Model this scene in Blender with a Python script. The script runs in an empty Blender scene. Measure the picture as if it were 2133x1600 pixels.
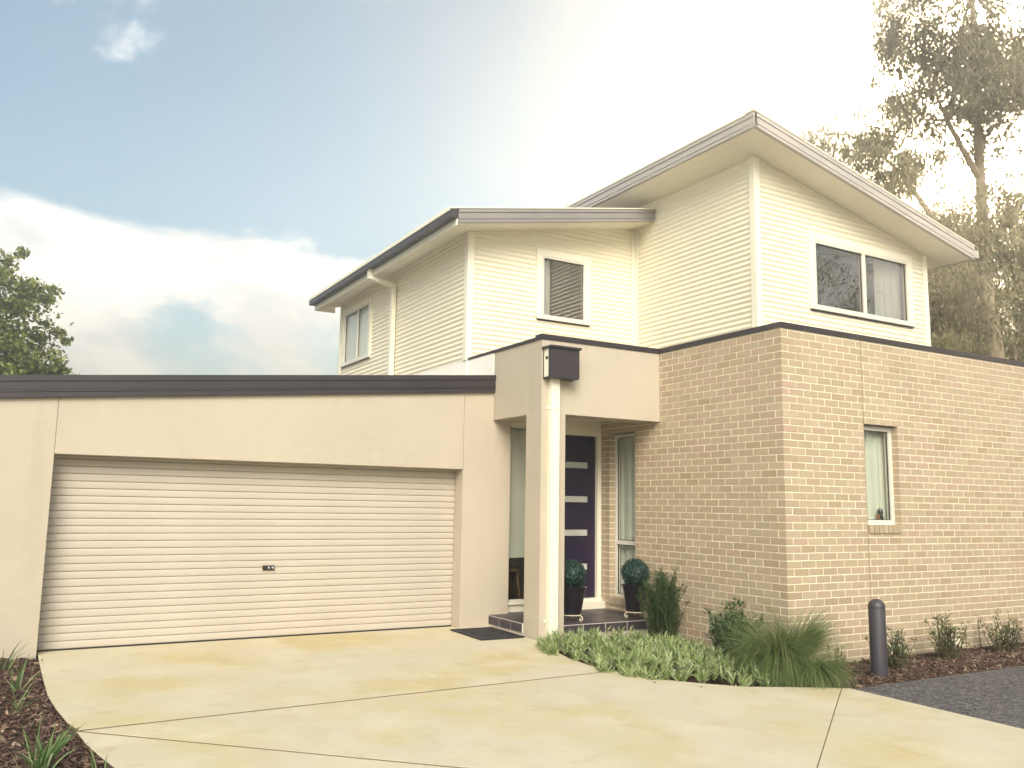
import bpy, bmesh, math, random
import numpy as np
from mathutils import Vector, Matrix
random.seed(7); RNG = np.random.default_rng(7)
R = math.radians
S = bpy.context.scene
COL = S.collection

# ------------------------------------------------------------------ camera
cam_d = bpy.data.cameras.new('camera'); cam = bpy.data.objects.new('camera', cam_d); COL.objects.link(cam)
CAM = Vector((-7.654, -7.029, 1.634))
cr, cu, cf = Vector((0.86556, -0.50054, 0.01632)), Vector((-0.0831, -0.1114, 0.9903)), Vector((0.49387, 0.85851, 0.13801))
cam.matrix_world = Matrix(((cr.x, cu.x, -cf.x, CAM.x), (cr.y, cu.y, -cf.y, CAM.y), (cr.z, cu.z, -cf.z, CAM.z), (0, 0, 0, 1)))
cam_d.sensor_width = 36; cam_d.lens = 1799.4 / 2133 * 36
cam_d.clip_start = 0.05; cam_d.clip_end = 2000
S.camera = cam

# ------------------------------------------------------------------ light
SUN_AZ, SUN_EL = R(209), R(34)          # azimuth clockwise from +Y
to_sun = Vector((math.sin(SUN_AZ) * math.cos(SUN_EL), math.cos(SUN_AZ) * math.cos(SUN_EL), math.sin(SUN_EL)))
sd = bpy.data.lights.new('sun', 'SUN'); sun = bpy.data.objects.new('sun', sd); COL.objects.link(sun)
sd.energy = 4.3; sd.angle = R(36); sd.color = (1.0, 0.90, 0.775)
sun.rotation_euler = to_sun.to_track_quat('Z', 'Y').to_euler()
sun.location = to_sun * 40

W = bpy.data.worlds.new('World'); S.world = W; W.use_nodes = True
nt = W.node_tree; nt.nodes.clear()
def wn(t, **k):
    n = nt.nodes.new(t)
    for a, b in k.items(): setattr(n, a, b)
    return n
def lk(a, b): nt.links.new(a, b)
def wmath(op, a, b=None, c=None, clamp=False):
    n = wn('ShaderNodeMath', operation=op, use_clamp=clamp)
    for i, v in enumerate((a, b, c)):
        if v is None: continue
        if isinstance(v, (int, float)): n.inputs[i].default_value = v
        else: lk(v, n.inputs[i])
    return n.outputs[0]
def wsmooth(v, a, b):
    n = wn('ShaderNodeMapRange', interpolation_type='SMOOTHSTEP')
    lk(v, n.inputs['Value']); n.inputs['From Min'].default_value = a; n.inputs['From Max'].default_value = b
    return n.outputs['Result']
sky = wn('ShaderNodeTexSky', sky_type='NISHITA', sun_disc=False, sun_elevation=SUN_EL, sun_rotation=SUN_AZ,
         altitude=0, air_density=1.0, dust_density=1.6, ozone_density=1.2)
tc = wn('ShaderNodeTexCoord'); DIR = tc.outputs['Generated']
sep = wn('ShaderNodeSeparateXYZ'); lk(DIR, sep.inputs[0]); EL = sep.outputs['Z']
def wnoise(scale, vec_scale, detail, rough, off, dist=0.0):
    m = wn('ShaderNodeMapping'); m.inputs['Scale'].default_value = vec_scale; m.inputs['Location'].default_value = off; lk(DIR, m.inputs['Vector'])
    n = wn('ShaderNodeTexNoise'); n.inputs['Scale'].default_value = scale; n.inputs['Detail'].default_value = detail
    n.inputs['Roughness'].default_value = rough; n.inputs['Distortion'].default_value = dist
    lk(m.outputs[0], n.inputs['Vector']); return n.outputs['Fac']
CUM_OFF = (3.47, 3.16, 5.27)
# bank of cumulus low over the horizon, all the way round
n1 = wnoise(3.4, (1, 1, 2.2), 9, 0.56, CUM_OFF, 0.3)
band = wmath('MULTIPLY', wsmooth(EL, 0.35, 0.25), wmath('MULTIPLY_ADD', wsmooth(EL, 0.14, 0.22), 0.2, 0.8))
cum = wsmooth(wmath('ADD', n1, wmath('MULTIPLY', band, 0.30)), 0.655, 0.78)
# thin high veil
n2 = wnoise(1.3, (1, 1, 1.6), 5, 0.6, (0.2, 5.0, 1.0), 0.6)
veil = wmath('MULTIPLY_ADD', wsmooth(n2, 0.35, 0.85), 0.16, 0.05)
# added glow at upper right, a second sun that lights the haze
dotn = wn('ShaderNodeVectorMath', operation='DOT_PRODUCT'); lk(DIR, dotn.inputs[0]); dotn.inputs[1].default_value = (0.803, 0.452, 0.388)
dpos = wmath('MAXIMUM', dotn.outputs['Value'], 0.0)
second_sun_raw = wmath('ADD', wmath('MULTIPLY', wmath('POWER', dpos, 4.0), 0.004), wmath('ADD', wmath('MULTIPLY', wmath('POWER', dpos, 24.0), 0.12), wmath('MULTIPLY', wmath('POWER', dpos, 420.0), 80.0)))
n3 = wnoise(2.0, (1, 1, 1.5), 5, 0.55, (1.0, 2.0, 7.0), 0.3)
sheet = wmath('MULTIPLY', second_sun_raw, wmath('MULTIPLY_ADD', n3, 0.5, 0.75))  # mottled strength of the added second-sun glow
skym = wn('ShaderNodeMixRGB', blend_type='MULTIPLY'); skym.inputs['Fac'].default_value = 1
skym.inputs['Color2'].default_value = (0.80, 1.17, 1.14, 1); lk(sky.outputs[0], skym.inputs['Color1'])
def mixin(base, fac, col):
    m = wn('ShaderNodeMixRGB'); lk(fac, m.inputs['Fac']); lk(base, m.inputs['Color1']); m.inputs['Color2'].default_value = (*col, 1); return m.outputs[0]
CL = 7.4
c = mixin(skym.outputs[0], veil, (CL * .95, CL * .97, CL * .92))
n4 = wnoise(7.5, (1, 1, 1.9), 8, 0.6, (5.0, 1.0, 2.0), 0.5)
cc_ = wn('ShaderNodeMixRGB'); lk(wsmooth(n4, 0.36, 0.62), cc_.inputs['Fac']); cc_.inputs['Color1'].default_value = (CL * .98, CL * 1.02, CL * 1.04, 1); cc_.inputs['Color2'].default_value = (CL * 1.55, CL * 1.48, CL * 1.36, 1)
cm_ = wn('ShaderNodeMixRGB'); lk(cum, cm_.inputs['Fac']); lk(c, cm_.inputs['Color1']); lk(cc_.outputs[0], cm_.inputs['Color2']); c = cm_.outputs[0]
sa = wn('ShaderNodeMixRGB', blend_type='ADD'); sa.inputs['Fac'].default_value = 1; lk(c, sa.inputs['Color1'])
ss_ = wn('ShaderNodeMixRGB', blend_type='MULTIPLY'); ss_.inputs['Fac'].default_value = 1; ss_.inputs['Color2'].default_value = (CL * 5.3, CL * 4.3, CL * 2.75, 1); lk(sheet, ss_.inputs['Color1']); lk(ss_.outputs[0], sa.inputs['Color2'])
c = sa.outputs[0]
bg = wn('ShaderNodeBackground'); bg.inputs['Strength'].default_value = 0.105; lk(c, bg.inputs['Color'])
wo = wn('ShaderNodeOutputWorld'); lk(bg.outputs[0], wo.inputs['Surface'])

S.render.engine = 'CYCLES'
S.view_settings.view_transform = 'Standard'; S.view_settings.look = 'None'; S.view_settings.gamma = 1
S.view_settings.use_curve_mapping = False
S.view_settings.exposure = 0.74
cy = S.cycles
cy.use_denoising = True; cy.max_bounces = 6; cy.diffuse_bounces = 4; cy.glossy_bounces = 3; cy.transmission_bounces = 4
cy.transparent_max_bounces = 12; cy.volume_bounces = 0; cy.sample_clamp_indirect = 6

# ------------------------------------------------------------------ materials
def mat(name, col, rough=0.6, spec=0.4, var=None, bump=None, metallic=0.0, rnd=None, trans=0.0, edge=0.0, coat=0.0, streak=None):
    """col base colour; var=(scale,colour,lo,hi) noise mottling; bump=(scale,strength,distance); rnd=('obj'|'island', [colours])"""
    m = bpy.data.materials.new(name); m.use_nodes = True
    t = m.node_tree; b = t.nodes['Principled BSDF']; out = t.nodes['Material Output']
    b.inputs['Roughness'].default_value = rough; b.inputs['Specular IOR Level'].default_value = spec
    b.inputs['Metallic'].default_value = metallic; b.inputs['Coat Weight'].default_value = coat
    L = t.links.new
    tcn = t.nodes.new('ShaderNodeTexCoord'); V = tcn.outputs['Object']
    c = None
    if rnd:
        if rnd[0] == 'obj': src = t.nodes.new('ShaderNodeObjectInfo').outputs['Random']
        else: src = t.nodes.new('ShaderNodeNewGeometry').outputs['Random Per Island']
        rp = t.nodes.new('ShaderNodeValToRGB'); e = rp.color_ramp.elements; cols = rnd[1]
        while len(e) < len(cols): e.new(0.5)
        for i, cc in enumerate(cols): e[i].position = i / (len(cols) - 1); e[i].color = (*cc, 1)
        L(src, rp.inputs[0]); c = rp.outputs[0]
    for v in ([var] if var and not isinstance(var, list) else (var or [])):
        n = t.nodes.new('ShaderNodeTexNoise'); n.inputs['Scale'].default_value = v[0]; n.inputs['Detail'].default_value = 6; n.inputs['Roughness'].default_value = 0.6
        if len(v) > 4:
            mp = t.nodes.new('ShaderNodeMapping'); mp.inputs['Scale'].default_value = v[4]; L(V, mp.inputs[0]); L(mp.outputs[0], n.inputs['Vector'])
        else: L(V, n.inputs['Vector'])
        mr = t.nodes.new('ShaderNodeMapRange'); L(n.outputs['Fac'], mr.inputs['Value']); mr.inputs['From Min'].default_value = v[2]; mr.inputs['From Max'].default_value = v[3]
        mx = t.nodes.new('ShaderNodeMixRGB'); L(mr.outputs[0], mx.inputs['Fac']); mx.inputs['Color2'].default_value = (*v[1], 1)
        if c is None: mx.inputs['Color1'].default_value = (*col, 1)
        else: L(c, mx.inputs['Color1'])
        c = mx.outputs[0]
    if c is None: b.inputs['Base Color'].default_value = (*col, 1)
    else: L(c, b.inputs['Base Color'])
    nrm = None
    if edge:
        bv = t.nodes.new('ShaderNodeBevel'); bv.samples = 4; bv.inputs['Radius'].default_value = edge; nrm = bv.outputs[0]
    for bp in ([bump] if bump and not isinstance(bump, list) else (bump or [])):
        n = t.nodes.new('ShaderNodeTexNoise'); n.inputs['Scale'].default_value = bp[0]; n.inputs['Detail'].default_value = 5
        if len(bp) > 3:
            mp = t.nodes.new('ShaderNodeMapping'); mp.inputs['Scale'].default_value = bp[3]; L(V, mp.inputs[0]); L(mp.outputs[0], n.inputs['Vector'])
        else: L(V, n.inputs['Vector'])
        bu = t.nodes.new('ShaderNodeBump'); bu.inputs['Strength'].default_value = bp[1]; bu.inputs['Distance'].default_value = bp[2]
        L(n.outputs['Fac'], bu.inputs['Height'])
        if nrm: L(nrm, bu.inputs['Normal'])
        nrm = bu.outputs[0]
    if nrm: L(nrm, b.inputs['Normal'])
    if trans:
        tl = t.nodes.new('ShaderNodeBsdfTranslucent'); ms = t.nodes.new('ShaderNodeMixShader'); ms.inputs[0].default_value = trans
        if c is not None: L(c, tl.inputs['Color'])
        else: tl.inputs['Color'].default_value = (*col, 1)
        L(b.outputs[0], ms.inputs[1]); L(tl.outputs[0], ms.inputs[2]); L(ms.outputs[0], out.inputs['Surface'])
    return m

def glass_mat(name, ior=.07, tint=(0.88, 0.91, 0.87)):
    m = bpy.data.materials.new(name); m.use_nodes = True; t = m.node_tree; t.nodes.clear()
    o = t.nodes.new('ShaderNodeOutputMaterial'); mx = t.nodes.new('ShaderNodeMixShader')
    tr = t.nodes.new('ShaderNodeBsdfTransparent'); tr.inputs[0].default_value = (*tint, 1)
    gl = t.nodes.new('ShaderNodeBsdfGlossy'); gl.inputs['Roughness'].default_value = 0.01
    lw = t.nodes.new('ShaderNodeLayerWeight'); lw.inputs['Blend'].default_value = .5
    pw_ = t.nodes.new('ShaderNodeMath'); pw_.operation = 'POWER'; t.links.new(lw.outputs['Facing'], pw_.inputs[0]); pw_.inputs[1].default_value = 4.0
    fr = t.nodes.new('ShaderNodeMath'); fr.operation = 'MULTIPLY_ADD'; t.links.new(pw_.outputs[0], fr.inputs[0]); fr.inputs[1].default_value = 1 - ior; fr.inputs[2].default_value = ior
    n = t.nodes.new('ShaderNodeTexNoise'); n.inputs['Scale'].default_value = 2.2; bu = t.nodes.new('ShaderNodeBump'); bu.inputs['Strength'].default_value = 0.05; bu.inputs['Distance'].default_value = 0.02
    t.links.new(n.outputs['Fac'], bu.inputs['Height']); t.links.new(bu.outputs[0], gl.inputs['Normal'])
    t.links.new(fr.outputs[0], mx.inputs[0]); t.links.new(tr.outputs[0], mx.inputs[1]); t.links.new(gl.outputs[0], mx.inputs[2]); t.links.new(mx.outputs[0], o.inputs[0])
    return m

BRICKS = [(.36, .275, .18), (.40, .315, .21), (.43, .34, .235), (.41, .315, .22), (.39, .315, .21), (.45, .36, .25), (.43, .31, .225), (.375, .30, .20)]
wirecut = [(130, .35, .004, (1, 1, .25)), (14, .3, .006)]
M = dict(
    render=mat('painted_render', (.475, .412, .325), .85, .25, [(1.1, (.43, .37, .29), .35, .75), (7, (.505, .44, .35), .5, .9), (2.4, (.40, .345, .27), .60, .9, (1, 1, .12)), (30, (.43, .375, .295), .62, .9)], [(160, .18, .002), (9, .12, .006), (2.2, .2, .01)], edge=.008),
    white_render=mat('white_flashing', (.86, .83, .76), .6, .4, (1.3, (.80, .77, .69), .4, .8)),
    siding=mat('cream_corrugated_steel', (.80, .735, .575), .42, .45, [(.7, (.76, .695, .54), .35, .8), (30, (.72, .65, .50), .66, .9, (.2, .2, 1))], (60, .03, .001)),
    trim=mat('cream_trim', (.80, .75, .61), .45, .45, (2, (.76, .71, .575), .4, .8), edge=.004),
    soffit=mat('soffit_sheet', (.80, .755, .63), .7, .3, (1.6, (.76, .70, .57), .4, .8)),
    alu=mat('white_aluminium', (.66, .62, .54), .35, .5, edge=.003),
    charcoal=mat('charcoal_steel', (.027, .020, .024), .38, .5, [(1.8, (.040, .030, .032), .35, .75), (40, (.055, .044, .045), .68, .85)], (3, .1, .006), edge=.003),
    glare_pale_steel=mat('glare_washed_pale_barge', (.40, .365, .335), .4, .5, (1.5, (.44, .40, .37), .35, .75), (3, .08, .004), edge=.003),  # charcoal steel made much paler: right-hand glare painted into the colour
    glare_grey_steel=mat('glare_washed_grey_barge', (.23, .21, .20), .4, .5, (1.5, (.27, .245, .232), .35, .75), (3, .08, .004), edge=.003),  # same charcoal steel, lightened by a glare wash put into the colour
    door_slat=mat('beige_door_slat', (.485, .428, .36), .5, .35, [(.9, (.445, .39, .325), .35, .75, (1, 1, 3)), (3, (.42, .365, .30), .62, .95, (.3, 1, 6))], (30, .02, .002)),
    black=mat('black_plastic', (.015, .015, .017), .4, .5),
    metal=mat('chrome', (.7, .7, .7), .25, .5, metallic=1),
    front_door=mat('plum_door_paint', (.017, .010, .031), .38, .45, (3, (.022, .013, .036), .4, .7), edge=.003),
    frosted=mat('frosted_glass', (.42, .43, .39), .25, .5, (6, (.50, .50, .44), .4, .7)),
    brick=mat('clay_brick', (.4, .3, .2), .85, .25, [(55, (.24, .18, .125), .58, .88), (9, (.43, .35, .25), .6, .95)], wirecut, rnd=('obj', BRICKS), edge=.004),
    brick_mass=mat('clay_brick_far', (.4, .3, .2), .85, .25, [(55, (.24, .18, .125), .58, .88), (9, (.43, .35, .25), .6, .95)], wirecut, rnd=('island', BRICKS)),
    mortar=mat('mortar', (.90, .81, .635), .95, .15, (20, (.76, .665, .50), .4, .8), (120, .15, .002)),
    concrete=mat('driveway_concrete', (.555, .495, .36), .8, .3,
                 [(.55, (.53, .42, .20), .43, .64), (1.7, (.62, .545, .40), .46, .70), (3.1, (.45, .35, .19), .54, .82), (.8, (.57, .49, .375), .48, .68), (24, (.53, .46, .32), .5, .8), (140, (.42, .36, .25), .6, .8), (60, (.46, .39, .25), .62, .9)], [(90, .25, .004), (300, .25, .002), (1.5, .1, .01)]),
    joint=mat('joint_filler', (.16, .12, .07), .95, .1),
    slab_base=mat('step_concrete', (.55, .49, .40), .9, .2, (8, (.45, .40, .31), .5, .8), (60, .2, .004)),
    tile=mat('slate_tile', (.05, .04, .047), .42, .45, [(5, (.07, .058, .062), .45, .8), (24, (.035, .028, .035), .55, .85)], (30, .12, .003), rnd=('obj', [(.038, .030, .038), (.06, .048, .055), (.048, .04, .047)]), edge=.003),
    grout=mat('tile_grout', (.55, .50, .46), .9, .2),
    asphalt=mat('asphalt', (.10, .09, .09), .9, .3, [(30, (.24, .22, .21), .50, .60), (65, (.42, .38, .35), .60, .66), (22, (.03, .026, .03), .56, .64), (1.2, (.14, .125, .12), .5, .9)], [(70, 1.0, .03), (3, .2, .02)]),
    earth=mat('ground_soil', (.12, .10, .065), .95, .1, [(.15, (.10, .12, .05), .45, .6), (4, (.15, .12, .08), .5, .8)], (8, .4, .05)),
    soil=mat('mulch_soil', (.055, .034, .026), .95, .1, (25, (.10, .065, .045), .5, .8), [(40, .9, .03), (9, .5, .05)]),
    chips=mat('bark_chips', (.12, .07, .05), .85, .2, (40, (.07, .04, .03), .5, .8), rnd=('island', [(.045, .024, .020), (.085, .048, .036), (.14, .085, .062), (.07, .036, .03), (.20, .135, .095), (.06, .034, .028), (.11, .06, .05), (.33, .24, .165)])),
    leaf_ground=mat('silver_green_leaf', (.2, .26, .13), .55, .35, rnd=('island', [(.12, .19, .045), (.26, .335, .11), (.40, .45, .23), (.19, .265, .06), (.50, .52, .33), (.15, .21, .06)]), trans=.22),
    leaf_dark=mat('dark_needles', (.04, .07, .03), .6, .3, rnd=('island', [(.022, .052, .016), (.04, .088, .024), (.07, .125, .034), (.03, .068, .028)]), trans=.18),
    leaf_green=mat('green_shrub_leaf', (.06, .11, .04), .5, .4, rnd=('island', [(.04, .085, .03), (.07, .13, .045), (.11, .17, .06), (.05, .10, .045)]), trans=.25),
    leaf_olive=mat('olive_shrub_leaf', (.09, .11, .04), .5, .4, rnd=('island', [(.06, .085, .03), (.10, .13, .05), (.16, .18, .07), (.09, .12, .045)]), trans=.25),
    blade=mat('tussock_blade', (.08, .13, .06), .5, .35, rnd=('island', [(.065, .115, .035), (.115, .175, .05), (.18, .235, .075), (.10, .15, .05), (.34, .32, .15)]), trans=.25),
    strap=mat('strappy_leaf', (.09, .16, .05), .45, .4, rnd=('island', [(.06, .12, .035), (.10, .18, .05), (.16, .24, .08), (.34, .32, .20)]), trans=.25),
    topiary=mat('boxwood_ball_leaf', (.02, .06, .05), .45, .5, rnd=('island', [(.006, .022, .018), (.012, .042, .033), (.035, .09, .07), (.009, .032, .027)]), trans=.1),
    twig=mat('twig_bark', (.12, .085, .055), .9, .15, (12, (.08, .055, .035), .4, .7)),
    gum_bark=mat('gum_bark', (.36, .28, .20), .85, .2, [(4, (.24, .18, .13), .45, .7), (1.2, (.45, .38, .29), .5, .8)], (8, .4, .03)),
    leaf_gum=mat('gum_leaf', (.22, .20, .12), .5, .4, rnd=('island', [(.16, .16, .08), (.24, .22, .12), (.32, .28, .17), (.20, .19, .10), (.38, .31, .20)]), trans=.35),
    leaf_pale=mat('pale_gum_leaf', (.2, .2, .1), .5, .4, rnd=('island', [(.15, .16, .06), (.24, .23, .10), (.33, .29, .15), (.19, .19, .075), (.28, .26, .13)]), trans=.35),
    leaf_left=mat('broad_leaf', (.07, .10, .025), .45, .45, rnd=('island', [(.05, .075, .016), (.09, .125, .024), (.14, .175, .036), (.22, .245, .06), (.08, .105, .02)]), trans=.28),
    pot=mat('glazed_black_pot', (.012, .009, .014), .22, .55, coat=.4),
    stand=mat('cream_wrought_iron', (.70, .62, .46), .5, .4, (30, (.5, .4, .26), .6, .8)),
    rubber=mat('black_rubber_mat', (.022, .021, .026), .65, .35, (30, (.04, .038, .042), .5, .8), (60, .4, .004)),
    bollard=mat('bollard_paint', (.045, .038, .048), .42, .45, [(8, (.055, .047, .058), .4, .7), (50, (.09, .08, .09), .66, .8)], (25, .06, .003)),
    dark_room=mat('room_lining', (.09, .07, .055), .9, .2),
    brown_room=mat('room_lining_brown', (.055, .022, .016), .6, .3),
    wood=mat('varnished_wood', (.22, .085, .03), .35, .5),
    blind=mat('roller_blind', (.66, .65, .58), .85, .2, (4, (.61, .60, .53), .4, .7, (1, 1, .4)), trans=.2),
    sheer=mat('sheer_curtain', (.84, .83, .74), .9, .2, (3, (.74, .75, .67), .4, .7, (6, 6, .3)), trans=.3),
    pale_blind=mat('pale_blind', (.80, .80, .77), .85, .2),
    roofing=mat('roof_sheet', (.30, .27, .25), .5, .4),
    glass=glass_mat('window_glass'),
    glass_up=glass_mat('reflective_window_glass', .30, (.75, .75, .7)),
)

# ------------------------------------------------------------------ mesh helpers
class MB:
    def __init__(s): s.v = []; s.f = []
    def add(s, vs, fs):
        o = len(s.v); s.v.extend([tuple(v) for v in vs]); s.f.extend([tuple(i + o for i in f) for f in fs]); return s
    def box(s, x0, x1, y0, y1, z0, z1):
        return s.add([(x0, y0, z0), (x1, y0, z0), (x1, y1, z0), (x0, y1, z0), (x0, y0, z1), (x1, y0, z1), (x1, y1, z1), (x0, y1, z1)],
                     [(0, 3, 2, 1), (4, 5, 6, 7), (0, 1, 5, 4), (1, 2, 6, 5), (2, 3, 7, 6), (3, 0, 4, 7)])
    def hexa(s, a):   # eight corners, order as box
        return s.add(a, [(0, 3, 2, 1), (4, 5, 6, 7), (0, 1, 5, 4), (1, 2, 6, 5), (2, 3, 7, 6), (3, 0, 4, 7)])
    def prism_y(s, poly, y0, y1):          # poly of (x,z) counter-clockwise seen from -Y
        n = len(poly)
        return s.add([(x, y0, z) for x, z in poly] + [(x, y1, z) for x, z in poly],
                     [tuple(range(n)), tuple(range(2 * n - 1, n - 1, -1))] + [((i + 1) % n, i, i + n, (i + 1) % n + n) for i in range(n)])
    def prism_z(s, poly, z0, z1):          # poly of (x,y) counter-clockwise from above
        n = len(poly)
        return s.add([(x, y, z1) for x, y in poly] + [(x, y, z0) for x, y in poly],
                     [tuple(range(n)), tuple(range(2 * n - 1, n - 1, -1))] + [((i + 1) % n, i, i + n, (i + 1) % n + n) for i in range(n)])
    def tube(s, pts, rad, n=8, cap=True):
        pts = [Vector(p) for p in pts]; rads = rad if isinstance(rad, (list, tuple)) else [rad] * len(pts)
        up = None; o = len(s.v); rings = []
        for i, p in enumerate(pts):
            d = (pts[min(i + 1, len(pts) - 1)] - pts[max(i - 1, 0)]).normalized()
            if up is None: up = d.orthogonal().normalized()
            a = (up - d * up.dot(d)).normalized(); b = d.cross(a); up = a
            for k in range(n):
                t = 2 * math.pi * k / n; s.v.append(tuple(p + (a * math.cos(t) + b * math.sin(t)) * rads[i]))
        for i in range(len(pts) - 1):
            for k in range(n):
                s.f.append((o + i * n + k, o + i * n + (k + 1) % n, o + (i + 1) * n + (k + 1) % n, o + (i + 1) * n + k))
        if cap:
            s.f.append(tuple(o + k for k in range(n - 1, -1, -1))); s.f.append(tuple(o + (len(pts) - 1) * n + k for k in range(n)))
        return s
    def lathe(s, prof, n=32, c=(0, 0, 0)):
        o = len(s.v)
        for r, z in prof:
            for k in range(n):
                t = 2 * math.pi * k / n; s.v.append((c[0] + r * math.cos(t), c[1] + r * math.sin(t), c[2] + z))
        for i in range(len(prof) - 1):
            for k in range(n): s.f.append((o + i * n + k, o + i * n + (k + 1) % n, o + (i + 1) * n + (k + 1) % n, o + (i + 1) * n + k))
        return s
    def mesh(s, name, m, smooth=False):
        me = bpy.data.meshes.new(name); me.from_pydata(s.v, [], s.f); me.update()
        if m is not None: me.materials.append(m)
        if smooth:
            me.polygons.foreach_set('use_smooth', [True] * len(me.polygons))
            if smooth != True: me.set_sharp_from_angle(angle=R(smooth))
        return me
    def build(s, name, m, parent=None, smooth=False, loc=None):
        return link(name, s.mesh(name, m, smooth), parent, loc)
def link(name, me, parent=None, loc=None):
    o = bpy.data.objects.new(name, me); COL.objects.link(o)
    if parent: o.parent = parent
    if loc is not None: o.location = loc
    return o
def tag(o, label=None, cat=None, group=None, kind=None):
    if label: o['label'] = label
    if cat: o['category'] = cat
    if group: o['group'] = group
    if kind: o['kind'] = kind
    return o
def thing(name, label, cat, loc=(0, 0, 0), group=None):
    o = bpy.data.objects.new(name, None); COL.objects.link(o); o.location = loc; o.empty_display_size = .2
    return tag(o, label, cat, group)
def part(name, m, parent, *boxes, smooth=False):
    b = MB()
    for x in boxes: b.box(*x)
    return b.build(name, M[m], parent, smooth)

# ================================================================== SETTING
g = MB(); g.add([(-140, -140, -.30), (140, -140, -.30), (140, 140, -.30), (-140, 140, -.30)], [(0, 1, 2, 3)])
tag(g.build('ground', M['earth']), kind='structure')
road = MB(); road.prism_z([(-.762, -1.405), (-.80, -3), (-.96, -8), (-1.3, -30), (90, -30), (90, -1.405)], -.25, -.012)
tag(road.build('asphalt_road', M['asphalt']), kind='structure')
far_paving = MB(); far_paving.prism_z([(-40, -40), (-1.4, -40), (-1.305, -30), (-1.10, -12.004), (-9, -12.004), (-40, -12)], -.25, -.03)
tag(far_paving.build('street_pavement', M['concrete']), kind='structure')

# driveway: slabs with open joints over a dark bed
base = MB(); base.prism_z([(-7.24, 3.75), (-7.22, 1.3), (-7.13, .3), (-7.05, -.4), (-6.94, -1.03), (-6.7, -2.2), (-6.5, -3.5), (-6.6, -5), (-7.4, -7), (-8.9, -12), (-1.10, -12), (-.9, -5), (-.775, -1.4), (-1.1, -1.18), (-1.7, -.85), (-2.1, -.3), (-2.28, .3), (-2.3, .9), (-2.1, 1.6), (-1.95, 2.15), (-1.95, 3.75)][::-1], -.25, -.0032)
drive = tag(base.build('driveway', M['joint']), kind='structure')
def slab(poly): 
    b = MB(); b.prism_z(poly[::-1], -.0030, 0.0); b.build('concrete_slab', M['concrete'], drive)
e = .016
def clip_at(Y): return [(x, y) for x, y in LEFT if y < Y]
LEFT = [(-7.25, 3.75), (-7.25, 3.3), (-7.247, 2.3), (-7.232, 1.32), (-7.195, .8), (-7.144, .307), (-7.10, .04), (-7.064, -.375), (-7.01, -.72), (-6.951, -1.026), (-6.87, -1.5), (-6.7, -2.3), (-6.52, -3.5), (-6.6, -5), (-7.4, -7), (-8.9, -11.99)]
BED = [(-.77, -1.40), (-.95, -1.29), (-1.25, -1.13), (-1.6, -.95), (-1.87, -.66), (-2.08, -.36), (-2.22, -.02), (-2.29, .21)]
BED2 = [(-2.295, .225), (-2.31, .6), (-2.27, 1.0), (-2.16, 1.45), (-2.02, 1.85), (-1.935, 2.16)]
# slab A: between the garage and the cross joint
slab([(-7.25, 3.72), (-1.93, 3.72)] + BED2[::-1] + [(-2.295, .215 + e), (-7.085, .03 + e)] + [q for q in LEFT[::-1] if .05 < q[1] < 3.7])
# slab C: wedge left of the diagonal joint
slab([(-7.10, -.005), (-3.603, -3.416), (-1.5, -5.436), (-.98, -5.94), (-1.10, -11.99)] + [q for q in LEFT[::-1] if q[1] < -.01])
# slab B: centre
slab([(-7.06, .018 - e), (-2.295, .205 - e)] + BED[::-1][1:-1] + [(-.835, -1.377), (-3.587, -3.390)])
# slab D: right of the second joint
slab([(-.83, -1.385), (-.768, -1.41), (-.80, -3), (-.89, -5.84), (-3.581, -3.395)])

def bed(name, poly_fn, x0, x1, y0, y1, nx, ny, zfn):
    """mulched bed as a lumpy sheet clipped to a polygon test"""
    b = MB(); idx = {}
    for i in range(nx + 1):
        for j in range(ny + 1):
            x = x0 + (x1 - x0) * i / nx; y = y0 + (y1 - y0) * j / ny
            idx[i, j] = len(b.v); b.v.append((x, y, zfn(x, y) + random.uniform(-.012, .012)))
    for i in range(nx):
        for j in range(ny):
            x = x0 + (x1 - x0) * (i + .5) / nx; y = y0 + (y1 - y0) * (j + .5) / ny
            if poly_fn(x, y): b.f.append((idx[i, j], idx[i + 1, j], idx[i + 1, j + 1], idx[i, j + 1]))
    return tag(b.build(name, M['soil'], smooth=True), kind='structure')
def inpoly(poly):
    P = poly
    def f(x, y):
        c = False; j = len(P) - 1
        for i in range(len(P)):
            xi, yi = P[i]; xj, yj = P[j]
            if (yi > y) != (yj > y) and x < (xj - xi) * (y - yi) / (yj - yi) + xi: c = not c
            j = i
        return c
    return f
zl = lambda x, y: -.035 + .03 * max(0, min(1, (-7.35 - x) / .5))
lbed_test = inpoly([(-12, 4.2), (-12, -12), (-8.8, -12)] + [(x + .03, y) for x, y in LEFT[::-1]] + [(-7.25, 4.2)])
bed('garden_bed_left', lbed_test, -11.5, -6.3, -8, 3.9, 70, 150, zl)
zr = lambda x, y: (-.03 - .10 * max(0, min(1, (y + 1.2) / 1.0))) if x > -.2 else (-.03 - .05 * max(0, min(1, (y + 1.2) / 1.0)))
rbed_poly = [(-.70, -1.43), (12, -1.43), (12, .05), (.02, .05), (.02, 2.2), (-1.95, 2.2)] + [(x - .03, y) for x, y in BED2[::-1]] + [(x - .03, y - .03) for x, y in BED[::-1]]
rbed_test = inpoly(rbed_poly)
bed('garden_bed_right', rbed_test, -2.4, 9, -1.46, 2.2, 230, 80, zr)

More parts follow.
